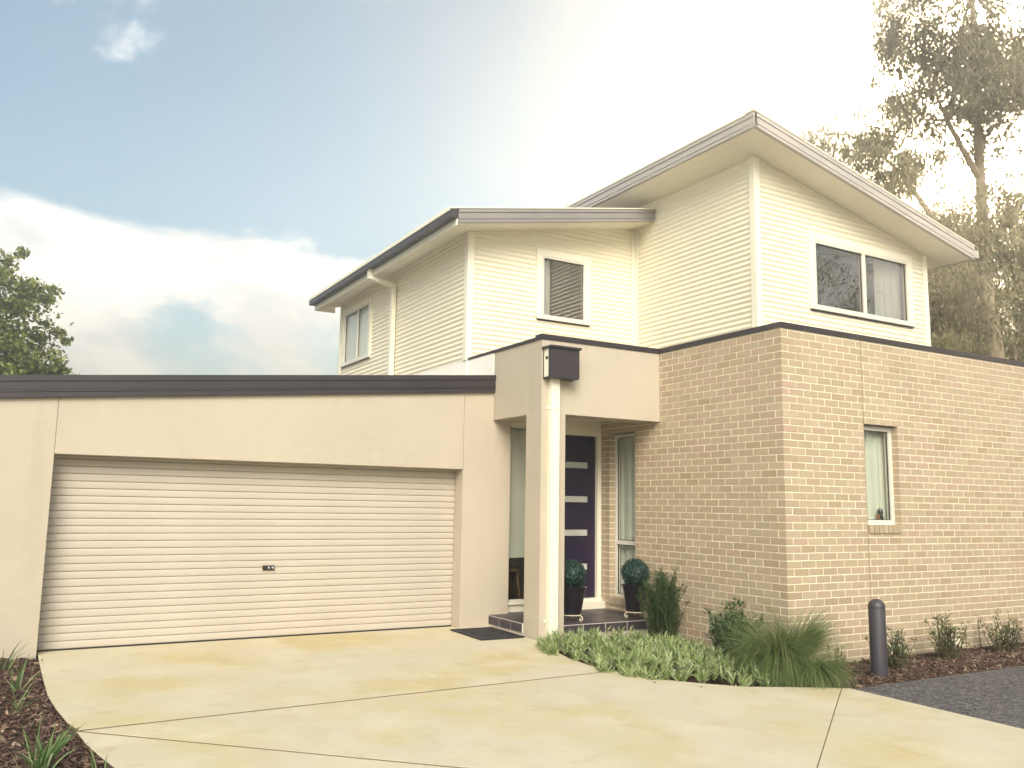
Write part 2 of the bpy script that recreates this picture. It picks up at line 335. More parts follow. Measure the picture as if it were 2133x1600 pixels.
def chips(name, test, zf, x0, x1, y0, y1, n, label, dens=None):
    vs, fs = [], []
    k = 0
    while k < n:
        x = random.uniform(x0, x1); y = random.uniform(y0, y1)
        if not test(x, y) or (dens and random.random() > dens(x, y)): 
            k += .2; continue
        k += 1
        l = random.uniform(.015, .06) * random.choice((.6, 1, 1, 1.4)); w = l * random.uniform(.18, .5); a = random.uniform(0, 6.28)
        u = Vector((math.cos(a), math.sin(a), random.gauss(0, .35))).normalized() * l / 2
        v = Vector((-math.sin(a), math.cos(a), random.gauss(0, .4))).normalized() * w / 2
        c = Vector((x, y, zf(x, y) + random.uniform(.0, .022))); t = Vector((0, 0, random.uniform(.003, .009)))
        o = len(vs)
        vs += [c - u - v, c + u - v * random.uniform(.2, 1), c + u + v * random.uniform(.2, 1), c - u + v]
        vs += [q + t for q in vs[o:o + 4]]
        fs += [(o + 4, o + 5, o + 6, o + 7), (o, o + 1, o + 5, o + 4), (o + 1, o + 2, o + 6, o + 5), (o + 2, o + 3, o + 7, o + 6), (o + 3, o, o + 4, o + 7)]
    b = MB(); b.v = [tuple(v) for v in vs]; b.f = fs
    return tag(b.build(name, M['chips']), label, name.replace('_', ' '), kind='stuff')
chips('mulch', lbed_test, zl, -8.9, -6.4, -3.5, 3.45, 13000, 'dark red brown bark mulch beside the curved driveway edge')
chips('mulch', rbed_test, zr, -2.3, 5.8, -1.42, 2.15, 13000, 'dark bark mulch along the foot of the brick wall')

def edge_test(x, y):
    return not rbed_test(x, y) and not lbed_test(x, y) and (rbed_test(x + .16, y + .12) or lbed_test(x - .12, y))
chips('leaf_litter', edge_test, lambda x, y: .002, -7.4, -.8, -2.6, 3.3, 70, 'scraps of bark and dry leaves strewn along the concrete edges', lambda x, y: .5)

# ================================================================== HOUSE
H = thing('house', 'two storey cream and brick house with garage, portico and corrugated upper walls', 'house')

# ---- brick walls -------------------------------------------------------
CH, BL, J = .086, .2275, .0125
Z0 = .019                      # a bed joint lies at Z0 + k*CH
KMIN, KMAX = -2, 43            # courses
ZTOP = 3.735
XEND = 9.0
WINR = (1.405, 2.035, 1.46, 2.69)      # right wall window opening x0 x1 z0 z1
WINP = (2.74, 3.345, .335, 2.69)       # porch window opening y0 y1 z0 z1
brick_wall = MB()
# mortar core (recessed behind the brick faces)
m = .0025
def core_y(x0, x1, z0, z1): brick_wall.box(x0, x1, m, .11, z0, z1)
core_y(m, WINR[0] - .004, -.25, ZTOP); core_y(WINR[0], WINR[1], -.25, WINR[2] - .1); core_y(WINR[0], WINR[1], WINR[3], ZTOP); core_y(WINR[1] + .004, XEND, -.25, ZTOP)
def core_x(y0, y1, z0, z1): brick_wall.box(m, .11, y0, y1, z0, z1)
core_x(.11, WINP[0] - .004, -.25, ZTOP); core_x(WINP[0], WINP[1], -.25, WINP[2] - .09); core_x(WINP[0], WINP[1], WINP[3], ZTOP); core_x(WINP[1] + .004, 3.70, -.25, ZTOP)
brick_wall.box(XEND - .11, XEND, .11, 9, -.25, ZTOP)
BW = brick_wall.build('brick_wall', M['mortar'], H)
bricks = []   # (cx, cy, cz, sx, sy, sz)
def lay(face, z, start, end, cuts, first):
    """intervals along a face in one course; cuts = [(a,b)] openings"""
    segs = [(start, end)]
    for a, b in cuts:
        segs = [q for s_, e_ in segs for q in ((s_, min(e_, a)), (max(s_, b), e_)) if q[1] - q[0] > .03]
    u = first; out = []
    while u < end:
        for s_, e_ in segs:
            a, b = max(u, s_), min(u + BL, e_)
            if 0 < a - s_ < .03: a = s_
            if 0 < e_ - b < .03 and e_ < end: b = e_
            if b - a > .012: out.append((a, b))
        u += .24
    return out
VENTS = [(1.715, 1.945), (2.885, 3.115), (4.065, 4.295)]
for k in range(KMIN, KMAX + 1):
    z0 = Z0 + k * CH + J / 2 - .001; z1 = min(z0 + CH - J + .002, ZTOP - .002)
    if z1 - z0 < .02: continue
    zc, sz = (z0 + z1) / 2, z1 - z0
    odd = k % 2
    # corner brick
    if odd: bricks.append((.115, .055, zc, .23, .11, sz)); sx, sy = .24, .12
    else: bricks.append((.055, .115, zc, .11, .23, sz)); sx, sy = .12, .24
    cuts = [(1.396, 1.406)]
    if WINR[2] - .105 < zc < WINR[3]: cuts.append((WINR[0], WINR[1]))
    if k == -1: cuts += [(a - .005, b + .005) for a, b in VENTS]
    for a, b in lay('y', zc, sx, XEND, cuts, sx): bricks.append(((a + b) / 2, .055, zc, b - a, .11, sz))
    cuts = []
    if WINP[2] - .09 < zc < WINP[3]: cuts.append((WINP[0], WINP[1]))
    for a, b in lay('x', zc, sy, 3.66, cuts, sy):
        if a > 2.3 and zc > 3.0: continue
        bricks.append((.055, (a + b) / 2, zc, .11, b - a, sz))
# brick-on-edge sills
for i in range(7): bricks.append((WINR[0] + .045 + i * .0885, .045, WINR[2] - .052, .076, .13, .098))
for i in range(7): bricks.append((.045, WINP[0] + .043 + i * .0865, WINP[2] - .047, .13, .076, .09))
def seen(b):
    x, y, z, sx, sy, sz = b
    c = Vector((x, y, z)) - CAM; d = c.dot(cf)
    px, py = 1066 + 1799 * c.dot(cr) / d, 800 - 1799 * c.dot(cu) / d
    if not (0 < px < 2110 and 0 < py < 1390) or z < .1: return -1
    if x < .1 and y > 2.2 and (z > 2.6 or z < .3): return -1
    face = sx * abs(CAM.y - y) if sx > .111 and y < .06 else 0
    if x < .12: face += sy * abs(CAM.x - x)
    return face * sz / c.length ** 3
order = sorted(range(len(bricks)), key=lambda i: -seen(bricks[i]))
single, rest = order[:300], order[300:]
cache = {}
rj = random.Random(5)
for i in single:
    x, y, z, sx, sy, sz = bricks[i]; key = (round(sx, 3), round(sy, 3), round(sz, 3))
    if key not in cache: cache[key] = MB().box(-sx / 2, sx / 2, -sy / 2, sy / 2, -sz / 2, sz / 2).mesh('brick', M['brick'])
    o = link('brick', cache[key], BW, (x - rj.uniform(0, .003) * (sx < .12), y - rj.uniform(0, .003) * (y < .06), z + rj.uniform(-.001, .001)))
bm_ = MB()
for i in rest:
    x, y, z, sx, sy, sz = bricks[i]; dx = rj.uniform(0, .003) * (x < .06); dy = rj.uniform(0, .003) * (y < .06)
    bm_.box(x - sx / 2 - dx, x + sx / 2 - dx, y - sy / 2 - dy, y + sy / 2 - dy, z - sz / 2, z + sz / 2)
tag(bm_.build('bricks', M['brick_mass'], BW), kind='stuff')
part('control_joint', 'joint', BW, (1.3965, 1.4055, .001, .02, -.2, ZTOP))
for a, b in VENTS:
    v = part('weep_vent', 'charcoal', BW, (a, b, .012, .05, Z0 - CH + .005, Z0 - .005))
    vb = MB()
    for i in range(6): vb.box(a + .004, b - .004, .004, .03, Z0 - CH + .009 + i * .012, Z0 - CH + .014 + i * .012)
    vb.build('vent_louvre', M['charcoal'], BW)
part('window_lintel', 'charcoal', BW, (WINR[0] - .02, WINR[1] + .03, .0, .11, WINR[3] - .004, WINR[3] + .006), (.0, .11, WINP[0] - .02, WINP[1] + .06, WINP[3] - .004, WINP[3] + .006))
# parapet capping
cap = MB()
cap.box(-.018, XEND, -.018, .13, ZTOP, 3.802); cap.box(-.018, .13, .13, 2.167, ZTOP, 3.802)
cap.box(-1.938, -.018, 2.167, 2.32, ZTOP, 3.800); cap.box(-1.938, -1.78, 2.32, 4.25, ZTOP, 3.772)
cap.box(-.018, .13, 2.167, 2.32, ZTOP, 3.801)
cap.build('parapet_capping', M['charcoal'], H)
part('flat_roof', 'roofing', H, (.12, XEND, .12, 10, 3.3, 3.36), (-1.70, .12, 2.4, 10, 3.3, 3.36))

# ---- portico -----------------------------------------------------------
pm = MB()
pm.box(-1.92, -.004, 2.185, 2.55, 2.787, ZTOP - .001)
pm.box(-1.92, -1.555, 2.55, 3.441, 2.787, ZTOP - .001)
pm.box(-1.92, -1.555, 2.185, 2.55, -.10, 2.787)
portico = pm.build('portico', M['render'], H)
part('portico_ceiling', 'soffit', portico, (-1.555, -.001, 2.55, 3.56, 2.885, 2.92))
# ---- porch step ---------------------------------------------------------
step = part('porch_step', 'slab_base', H, (-1.56, -.002, 2.205, 2.552, -.10, .040), (-1.925, -.002, 2.552, 3.57, -.10, .040))
part('grout_bed', 'grout', step, (-1.56, -.002, 2.193, 2.552, .041, .1565), (-1.937, -.002, 2.552, 3.57, .041, .1565))
TS = .345
def tile(x0, x1, y0, y1, z0, z1):
    me = MB().box(-(x1 - x0) / 2, (x1 - x0) / 2, -(y1 - y0) / 2, (y1 - y0) / 2, -(z1 - z0) / 2, (z1 - z0) / 2).mesh('tile', M['tile'])
    link('tile', me, step, ((x0 + x1) / 2, (y0 + y1) / 2, (z0 + z1) / 2))
gx = [-1.94, -1.558, -1.255, -.913, -.568, -.222, -.002]; gy = [2.19, 2.555, 2.87, 3.21, 3.56]
for i in range(6):
    for j in range(1 if i == 0 else 0, 4): tile(gx[i] + .006, gx[i + 1] - .006, gy[j] + .006, gy[j + 1] - .006, .150, .160)
    if i: tile(gx[i] + .006, gx[i + 1] - .006, 2.190, 2.199, .046, .149)
for a, b in ((2.555, 2.84), (2.84, 3.14), (3.14, 3.438)): tile(-1.940, -1.931, a + .006, b - .006, .046, .149)

# ---- generic window ------------------------------------------------------
def plane_y(y0): return lambda u, d, z: (u, y0 - d, z)
def plane_x(x0): return lambda u, d, z: (x0 - d, u, z)
def tbox(b, T, u0, u1, d0, d1, z0, z1):
    cs = [T(u, d, z) for z in (z0, z1) for u, d in ((u0, d1), (u1, d1), (u1, d0), (u0, d0))]
    xs, ys, zs = zip(*cs); b.box(min(xs), max(xs), min(ys), max(ys), min(zs), max(zs))
def window(name, T, u0, u1, z0, z1, fw=.05, d0=-.05, d1=.02, trim=None, mull=(), trans=(), glass='glass', room='dark_room', sill=True, lining=.9, fmat='alu', trim_mat='trim', mw=.045):
    """frame spans u0..u1 z0..z1; d = outward depth"""
    f = MB()
    tbox(f, T, u0, u1, d0, d1, z0, z0 + fw); tbox(f, T, u0, u1, d0, d1, z1 - fw, z1)
    tbox(f, T, u0, u0 + fw, d0, d1, z0 + fw, z1 - fw); tbox(f, T, u1 - fw, u1, d0, d1, z0 + fw, z1 - fw)
    o = f.build(name, M[fmat], H)
    ms = sorted(mull); us = [u0 + fw] + [q for mm in ms for q in (mm - mw / 2, mm + mw / 2)] + [u1 - fw]
    for i, mm in enumerate(ms):
        b = MB(); tbox(b, T, mm - mw / 2, mm + mw / 2, d0 + .005, d1 - .004, z0 + fw, z1 - fw); b.build('mullion', M[fmat], o)
    ts = sorted(trans); zs = [z0 + fw] + [q for tt in ts for q in (tt - .03, tt + .03)] + [z1 - fw]
    for tt in ts:
        b = MB(); tbox(b, T, u0 + fw, u1 - fw, d0 + .005, d1 - .004, tt - .03, tt + .03); b.build('transom', M[fmat], o)
    pd = (d0 + d1) / 2
    for i in range(0, len(us), 2):
        for j in range(0, len(zs), 2):
            a, b_, c_, d_ = us[i], us[i + 1], zs[j], zs[j + 1]
            s_ = MB(); w = .018   # dark glazing gasket
            for q in ((a, b_, c_, c_ + .008), (a, b_, d_ - .008, d_), (a, a + .008, c_ + .008, d_ - .008), (b_ - .008, b_, c_ + .008, d_ - .008)): tbox(s_, T, q[0], q[1], pd - .004, pd + .010, q[2], q[3])
            s_.build('glazing_gasket', M['black'], o)
            g_ = MB(); vs = [T(a, pd, c_), T(b_, pd, c_), T(b_, pd, d_), T(a, pd, d_)]; g_.add(vs, [(0, 1, 2, 3)]); g_.build('pane', M[glass], o)
    if trim:
        b = MB(); tw = trim
        tbox(b, T, u0 - tw, u0, -.03, .035, z0, z1 + tw); tbox(b, T, u1, u1 + tw, -.03, .035, z0, z1 + tw); tbox(b, T, u0, u1, -.03, .034, z1, z1 + tw)
        b.build('window_trim', M[trim_mat], o)
    if sill:
        b = MB(); t_ = (trim or 0); tbox(b, T, u0 - t_ * .9, u1 + t_ * .9, -.02, .055, z0 - .035, z0 - .001); b.build('window_sill', M[fmat], o)
        b = MB(); tbox(b, T, u0 - t_ * .9 + .02, u1 + t_ * .9 - .02, -.02, .03, z0 - .052, z0 - .036); b.build('sill_shadow_strip', M['charcoal'], o)  # dark strip drawn as the shadow line the sill casts below it
    # lining of the room behind
    L_ = MB(); a = [(u0 - .3, z0 - .5), (u1 + .3, z0 - .5), (u1 + .3, z1 + .25), (u0 - .3, z1 + .25)]
    fr_ = [T(u, d0 - .01, z) for u, z in a]; bk = [T(u, -lining, z) for u, z in a]
    L_.add(fr_ + bk, [(4, 5, 6, 7), (0, 1, 5, 4), (1, 2, 6, 5), (2, 3, 7, 6), (3, 0, 4, 7)]); L_.build('room_lining', M[room], o)
    return o
def drape(parent, name, T, u0, u1, d, z0, z1, m_, waves, amp):
    b = MB(); n = max(2, int(waves * 10))
    for i in range(n + 1):
        u = u0 + (u1 - u0) * i / n; dd = d + amp * math.sin(2 * math.pi * waves * i / n) + amp * .4 * math.sin(1.7 * i)
        b.v += [T(u, dd, z0), T(u, dd * 1.0, z1)]
    for i in range(n): b.f.append((2 * i, 2 * i + 2, 2 * i + 3, 2 * i + 1))
    return b.build(name, M[m_], parent, smooth=True)

# ---- entry ---------------------------------------------------------------
YD = 3.56
dwall = MB(); dwall.box(-1.64, -.001, YD, YD + .12, 2.755, 3.2); dwall.box(-1.14, -1.065, YD, YD + .12, .16, 2.755); dwall.box(-1.64, -1.14, YD + .003, YD + .12, .16, .285)
entry_wall = dwall.build('entry_wall', M['trim'], H)
part('head_moulding', 'trim', entry_wall, (-1.63, -.002, YD - .02, YD - .001, 2.745, 2.785))
D = MB(); D.box(-.085, -.012, YD - .03, YD + .10, .285, 2.75); D.box(-1.065, -1.0, YD - .03, YD + .10, .285, 2.75); D.box(-1.0, -.085, YD - .03, YD + .10, 2.66, 2.75)
door = part('front_door', 'front_door', H, (-1.0, -.085, YD + .03, YD + .07, .305, 2.66))
D.build('door_frame', M['trim'], door)
part('threshold', 'trim', door, (-1.09, -.010, YD - .13, YD + .03, .161, .262), (-1.07, -.012, YD - .06, YD + .08, .262, .304))
for zc_ in (2.225, 1.726, 1.24, .75):
    part('glass_strip', 'frosted', door, (-.83, -.232, YD + .022, YD + .06, zc_ - .044, zc_ + .044))
    b = MB()
    for q in ((-.84, -.222, zc_ + .045, zc_ + .055), (-.84, -.222, zc_ - .055, zc_ - .045), (-.232, -.222, zc_ - .045, zc_ + .045)): b.box(q[0], q[1], YD + .018, YD + .04, q[2], q[3])
    b.build('strip_bead', M['front_door'], door)
part('door_handle', 'metal', door, (-.975, -.935, YD - .02, YD + .03, 1.15, 1.45))
sl = window('sidelight_window', plane_y(YD), -1.62, -1.14, .285, 2.755, fw=.045, d0=-.06, d1=.0, room='brown_room', sill=False, lining=1.2)
drape(sl, 'roller_blind', plane_y(YD), -1.57, -1.19, -.075, .893, 2.71, 'blind', 1, .001)
chair = thing('chair', 'brown bentwood chair standing behind the lower part of the sidelight window', 'chair', (-1.30, 4.05, .25))
MB().lathe([(0, .43), (.19, .43), (.2, .445), (.19, .46), (0, .46)], 24).build('seat', M['wood'], chair, smooth=40)
for q in range(4):
    an = R(45 + 90 * q); b = MB(); b.tube([(.13 * math.cos(an), .13 * math.sin(an), .44), (.19 * math.cos(an), .19 * math.sin(an), .0)], .016, 8); b.build('leg', M['wood'], chair, smooth=True)
b = MB(); b.tube([(-.15, .13, .44), (-.17, .17, .7), (-.10, .2, .86), (.0, .2, .9), (.10, .2, .86), (.17, .17, .7), (.15, .13, .44)], .015, 8); b.build('backrest', M['wood'], chair, smooth=True)
part('sidelight_sill', 'trim', H, (-1.63, -1.135, YD - .03, YD + .02, .262, .284))

pw = window('window', plane_x(.105), WINP[0] - .02, WINP[1] - .005, WINP[2], WINP[3] - .008, fw=.045, d0=-.05, d1=.015, trans=(1.115,), sill=False, lining=1.0, fmat='alu')
pw['label'] = 'tall porch window with a lower awning sash'
drape(pw, 'curtain', plane_x(.105), WINP[0] - .1, WINP[1] + .1, -.10, .3, 2.8, 'sheer', 5, .018)
rw = window('window', plane_y(.105), WINR[0] + .002, WINR[1] - .002, WINR[2], WINR[3] - .01, fw=.055, d0=-.05, d1=.02, sill=True, lining=1.0)
rw['label'] = 'narrow window in the brick wall'
drape(rw, 'curtain', plane_y(.105), WINR[0] - .1, WINR[1] + .1, -.11, 1.3, 2.85, 'sheer', 6, .02)
orn = thing('ornament', 'small dark ornament on the inner sill of the narrow brick wall window', 'ornament', (1.86, .165, 1.515))
MB().box(-.15, .12, -.02, .05, -.03, .0).build('ledge', M['pale_blind'], orn)
MB().lathe([(0, 0), (.035, 0), (.04, .02), (.028, .06), (.036, .10), (.02, .14), (0, .145)], 14).build('body', M['pot'], orn, smooth=50)
MB().lathe([(0, 0), (.018, 0), (.024, .03), (.012, .075), (0, .08)], 12, (-.055, -.01, 0)).build('small_flame_glass', M['wood'], orn, smooth=50)

# ---- garage ---------------------------------------------------------------
YG = 3.442; GS = .0885
def gz(x): return 2.70 + GS * (x + 7.264)          # underside of the garage fascia on the wall
GX0, GX1, GZ = -7.267, -2.3715, 2.093
gw = MB()
gw.prism_y([(GX0 + .002, GZ), (GX1 - .002, GZ), (GX1 - .002, gz(GX1) + .1), (GX0 + .002, gz(GX0) + .1)], YG, YG + .23)
gw.prism_y([(-9.2, -.25), (GX0, -.25), (GX0, GZ), (GX0 - .002, GZ), (GX0 - .002, gz(GX0) + .1), (-9.2, gz(-9.2) + .1)], YG, YG + .23)
gw.prism_y([(GX1, -.06), (-1.635, -.06), (-1.635, gz(-1.635) + .02), (GX1 + .002, gz(GX1) + .1), (GX1 + .002, GZ), (GX1, GZ)], YG, YG + .23)
gw.box(-9.2, -8.97, YG + .23, 10, -.25, 2.6)
garage_wall = gw.build('garage_wall', M['render'], H)
part('wall_joint', 'slab_base', garage_wall, (GX0 - .01, GX0 + .01, YG + .012, YG + .1, GZ + .01, gz(GX0)), (GX1 - .01, GX1 + .01, YG + .012, YG + .1, GZ + .01, gz(GX1)))
BANDS = [(1.0, .73, .062), (.715, .345, .050), (.33, .245, .058), (.23, .0, .050)]
def fascia(name, a, b, h, out, m_, parent, back=.03, e0=0, e1=0):
    """ribbed metal fascia from a to b (bottom line), facing direction out"""
    a, b, out = Vector(a), Vector(b), Vector(out); f = MB()
    for t1, t0, d in BANDS:
        lo, hi = Vector((0, 0, t0 * h)), Vector((0, 0, t1 * h))
        f.hexa([a + lo + out * d, b + lo + out * d, b + lo - out * back, a + lo - out * back, a + hi + out * d, b + hi + out * d, b + hi - out * back, a + hi - out * back])
    lo, hi = Vector((0, 0, .02 * h)), Vector((0, 0, .98 * h))
    f.hexa([a + lo + out * .038, b + lo + out * .038, b + lo - out * (back + .01), a + lo - out * (back + .01), a + hi + out * .038, b + hi + out * .038, b + hi - out * (back + .01), a + hi - out * (back + .01)])
    return f.build(name, M[m_], parent)
fascia('garage_fascia', (-9.3, YG, gz(-9.3)), (-1.922, YG, gz(-1.922)), .238, (0, -1, 0), 'charcoal', H)
gr = MB(); zt_ = .20
gr.hexa([(-9.3, YG + .05, gz(-9.3) + .1), (-1.95, YG + .05, gz(-1.95) + .1), (-1.95, 10, gz(-1.95) + .1), (-9.3, 10, gz(-9.3) + .1), (-9.3, YG + .05, gz(-9.3) + zt_), (-1.95, YG + .05, gz(-1.95) + zt_), (-1.95, 10, gz(-1.95) + zt_), (-9.3, 10, gz(-9.3) + zt_)])
gr.build('garage_roof', M['roofing'], H)
# roller door
gd = part('garage_door', 'joint', H, (GX0 - .1, GX1 + .1, YG + .275, YG + .29, -.02, GZ + .05))
P = .0818
sm = MB()
prof = [(.0, .018), (.0035, .003), (.008, .0004), (.022, -.0012), (.042, -.0018), (.060, -.0014), (.075, .0002), (.079, .003), (.0818, .018)]
for zz, yy in prof: sm.v += [(GX0 - .05, yy, zz), (GX1 + .05, yy, zz)]
for i in range(len(prof) - 1): sm.f.append((2 * i, 2 * i + 1, 2 * i + 3, 2 * i + 2))
slat_me = sm.mesh('slat', M['door_slat'], 60)
k = 0; z = .012
while z < GZ + .03:
    link('slat', slat_me, gd, (0, YG + .252 + random.uniform(-.0008, .0008), z)); z += P
part('bottom_seal', 'black', gd, (GX0 - .05, GX1 + .05, YG + .245, YG + .275, -.004, .013))
lock = part('lock', 'black', gd, (-4.925, -4.785, YG + .225, YG + .246, .80, .853))
for q in ((-4.853,), (-4.805,)):
    b = MB(); b.lathe([(0, 0), (.014, 0), (.014, .006), (.008, .008), (0, .008)], 14); b.v = [(x + q[0], YG + .225 - z_, y + .827) for x, y, z_ in b.v]; b.build('keyhole', M['metal'], lock, smooth=40)

# ---- rainwater head and downpipe --------------------------------------------
rh = part('rainwater_head', 'charcoal', H, (-1.905, -1.48, 1.985, 2.05, 3.222, 3.60), (-1.905, -1.48, 2.05, 2.182, 3.222, 3.236), (-1.905, -1.48, 2.168, 2.182, 3.236, 3.60))
part('side_panel', 'trim', rh, (-1.900, -1.893, 2.051, 2.166, 3.24, 3.46), (-1.900, -1.893, 2.051, 2.166, 3.50, 3.60), (-1.900, -1.893, 2.051, 2.07, 3.46, 3.50), (-1.900, -1.893, 2.14, 2.166, 3.46, 3.50),
     (-1.492, -1.485, 2.051, 2.166, 3.24, 3.60))
part('overflow_slot', 'black', rh, (-1.892, -1.885, 2.051, 2.166, 3.44, 3.52))
part('lid', 'charcoal', rh, (-1.925, -1.46, 1.96, 2.183, 3.60, 3.628))
dp = part('downpipe', 'trim', H, (-1.822, -1.695, 2.105, 2.182, .02, 3.222))
for zz in (2.85, .22): part('pipe_bracket', 'trim', dp, (-1.855, -1.662, 2.172, 2.1835, zz - .012, zz + .012), (-1.826, -1.691, 2.101, 2.172, zz - .012, zz + .012))

# ---- upper walls: corrugated steel ------------------------------------------
PIT, AMP = .076, .0085
def corr(b, T, u0f, u1f, z0, z1, seg=8):
    """corrugated sheet, u0f(z), u1f(z) give its ends at height z"""
    n = int(math.ceil((z1 - z0) / PIT * seg)); prev = None
    for i in range(n + 1):
        z = z0 + (z1 - z0) * i / n; d = AMP * math.cos(2 * math.pi * z / PIT)
        a, c_ = u0f(z), u1f(z); o = len(b.v); b.v += [T(a, d, z), T(c_, d, z)]
        if prev is not None: b.f.append((prev, prev + 1, o + 1, o))
        prev = o
def C(v): return lambda z: v
RB_X, RB_Y, RB_X1 = 1.207, 1.523, 5.035
LB_X, LB_Y, LB_Y1 = -1.95, 4.26, 10.05
def rzs(x): return 6.771 - .2264 * (x - .722)       # right soffit
def lzs(x): return 5.632 + .186 * (x + 2.397)       # left soffit
s = MB(); T = plane_x(RB_X)
corr(s, T, C(RB_Y), C(LB_Y), 3.36, rzs(RB_X)); rsx = s.build('corrugated_wall', M['siding'], H, smooth=True)
W1 = (2.365, 4.555, 4.575, 5.60)                    # right front window frame x0 x1 z0 z1
t_ = .10
s = MB(); T = plane_y(RB_Y)
corr(s, T, C(RB_X), C(RB_X1), 3.36, W1[2]); corr(s, T, C(RB_X), C(W1[0] - .02), W1[2], W1[3]); corr(s, T, C(W1[1] + .02), C(RB_X1), W1[2], W1[3])
xr_ = lambda z: min(RB_X1, .722 + (6.771 - z) / .2264)
corr(s, T, C(RB_X), xr_, W1[3], rzs(RB_X) - .004); rsy = s.build('corrugated_wall', M['siding'], H, smooth=True)
W2 = (-.665, .178, 4.55, 5.55)
s = MB(); T = plane_y(LB_Y)
corr(s, T, C(LB_X), C(RB_X), 3.70, W2[2]); corr(s, T, C(LB_X), C(W2[0] + .02), W2[2], W2[3]); corr(s, T, C(W2[1] - .02), C(RB_X), W2[2], W2[3])
xl_ = lambda z: max(LB_X, -2.397 + (z - 5.632) / .186)
corr(s, T, xl_, C(RB_X), W2[3], lzs(RB_X)); lsy = s.build('corrugated_wall', M['siding'], H, smooth=True)
W3 = (8.36, 9.78, 4.38, 5.44)
s = MB(); T = plane_x(LB_X)
corr(s, T, C(LB_Y), C(LB_Y1), 3.745, W3[2]); corr(s, T, C(LB_Y), C(W3[0] + .02), W3[2], W3[3]); corr(s, T, C(W3[1] - .02), C(LB_Y1), W3[2], W3[3]); corr(s, T, C(LB_Y), C(LB_Y1), W3[3], lzs(LB_X))
lsx = s.build('corrugated_wall', M['siding'], H, smooth=True)
# blank walls that close the upper storey at the back
part('rear_wall', 'trim', H, (LB_X, RB_X1, 10.06, 10.1, 3.2, 5.70), (RB_X1 - .06, RB_X1 - .02, RB_Y + .05, 10.06, 3.2, 5.78))
# corner flashings
o_ = .022
part('corner_flashing', 'trim', rsy, (RB_X - o_, RB_X + .085, RB_Y - o_, RB_Y - .002, 3.4, rzs(RB_X) - .03), (RB_X - o_, RB_X - .002, RB_Y - .002, RB_Y + .085, 3.4, rzs(RB_X) - .004))
part('corner_flashing', 'trim', rsy, (RB_X1 - .085, RB_X1 + o_, RB_Y - o_, RB_Y - .002, 3.4, rzs(RB_X1) - .01), (RB_X1 + .002, RB_X1 + o_, RB_Y - .002, RB_Y + .085, 3.4, rzs(RB_X1) - .01))
part('corner_flashing', 'trim', lsy, (RB_X - .085, RB_X - .002, LB_Y - o_, LB_Y - .002, 3.4, lzs(RB_X) - .02), (RB_X - o_, RB_X - .002, LB_Y - .085, LB_Y - o_, 3.4, lzs(RB_X) - .02))
part('corner_flashing', 'trim', lsx, (LB_X - o_, LB_X + .085, LB_Y - o_, LB_Y - .002, 3.74, lzs(LB_X) - .004), (LB_X - o_, LB_X - .002, LB_Y - .002, LB_Y + .085, 3.74, lzs(LB_X) - .004))
part('corner_flashing', 'trim', lsx, (LB_X - o_, LB_X - .002, LB_Y1 - .06, LB_Y1 + .03, 3.74, lzs(LB_X) - .004))
part('parapet_side_wall', 'white_render', H, (-1.93, -1.90, YG + .005, 4.25, 3.0, ZTOP - .001), (-1.95, -1.90, 4.25, 10.05, 3.0, 3.742))

w2 = window('window', plane_y(LB_Y), *W2, fw=.042, d0=-.05, d1=.03, trim=t_, glass='glass_up', room='brown_room')
w2['label'] = 'small square upper window reflecting corrugated wall'
drape(w2, 'curtain', plane_y(LB_Y), -.62, -.40, -.14, 4.5, 5.6, 'sheer', 2, .01)
w1 = window('window', plane_y(RB_Y), *W1, fw=.045, d0=-.05, d1=.03, trim=t_, mull=(3.485,), glass='glass_up', room='dark_room', mw=.07)
w1['label'] = 'wide two pane upper window reflecting trees'
drape(w1, 'curtain', plane_y(RB_Y), 3.95, 4.6, -.16, 4.5, 5.65, 'sheer', 4, .015)
w3 = window('window', plane_x(LB_X), *W3, fw=.045, d0=-.05, d1=.03, trim=t_, mull=(9.0,), glass='glass', room='dark_room')
w3['label'] = 'two pane upper side window with white blinds that double as sky reflection'
drape(w3, 'blind', plane_x(LB_X), W3[0], W3[1], -.06, 4.3, 5.5, 'pale_blind', 1, .001)  # white blind also stands in for bright sky reflected in these panes

# ---- upper roofs -------------------------------------------------------------
RX0, RX1, RY0, RY1 = .722, 5.50, 1.03, 10.4
LX0, LY0, LY1 = -2.397, 3.771, 10.40
def sloped(b, zf, x0, x1, y0, y1, t0, t1):
    b.hexa([(x0, y0, zf(x0) + t0), (x1, y0, zf(x1) + t0), (x1, y1, zf(x1) + t0), (x0, y1, zf(x0) + t0), (x0, y0, zf(x0) + t1), (x1, y0, zf(x1) + t1), (x1, y1, zf(x1) + t1), (x0, y1, zf(x0) + t1)])
rr = MB(); sloped(rr, rzs, RX0 + .02, RX1 - .02, RY0 + .02, RY1, .10, .175); roof_r = rr.build('roof', M['roofing'], H)
so = MB(); sloped(so, rzs, RX0 + .012, RX1, RY0 + .012, RY1, .0, .012); so.build('soffit', M['soffit'], roof_r)
fascia('barge_board', (RX0, RY0, rzs(RX0) - .008), (RX1 + .02, RY0, rzs(RX1 + .02) - .008), .20, (0, -1, 0), 'glare_pale_steel', roof_r, back=.0)
fascia('fascia', (RX0, RY1, rzs(RX0) - .008), (RX0, RY0 - .05, rzs(RX0) - .008), .20, (-1, 0, 0), 'glare_pale_steel', roof_r, back=.0)
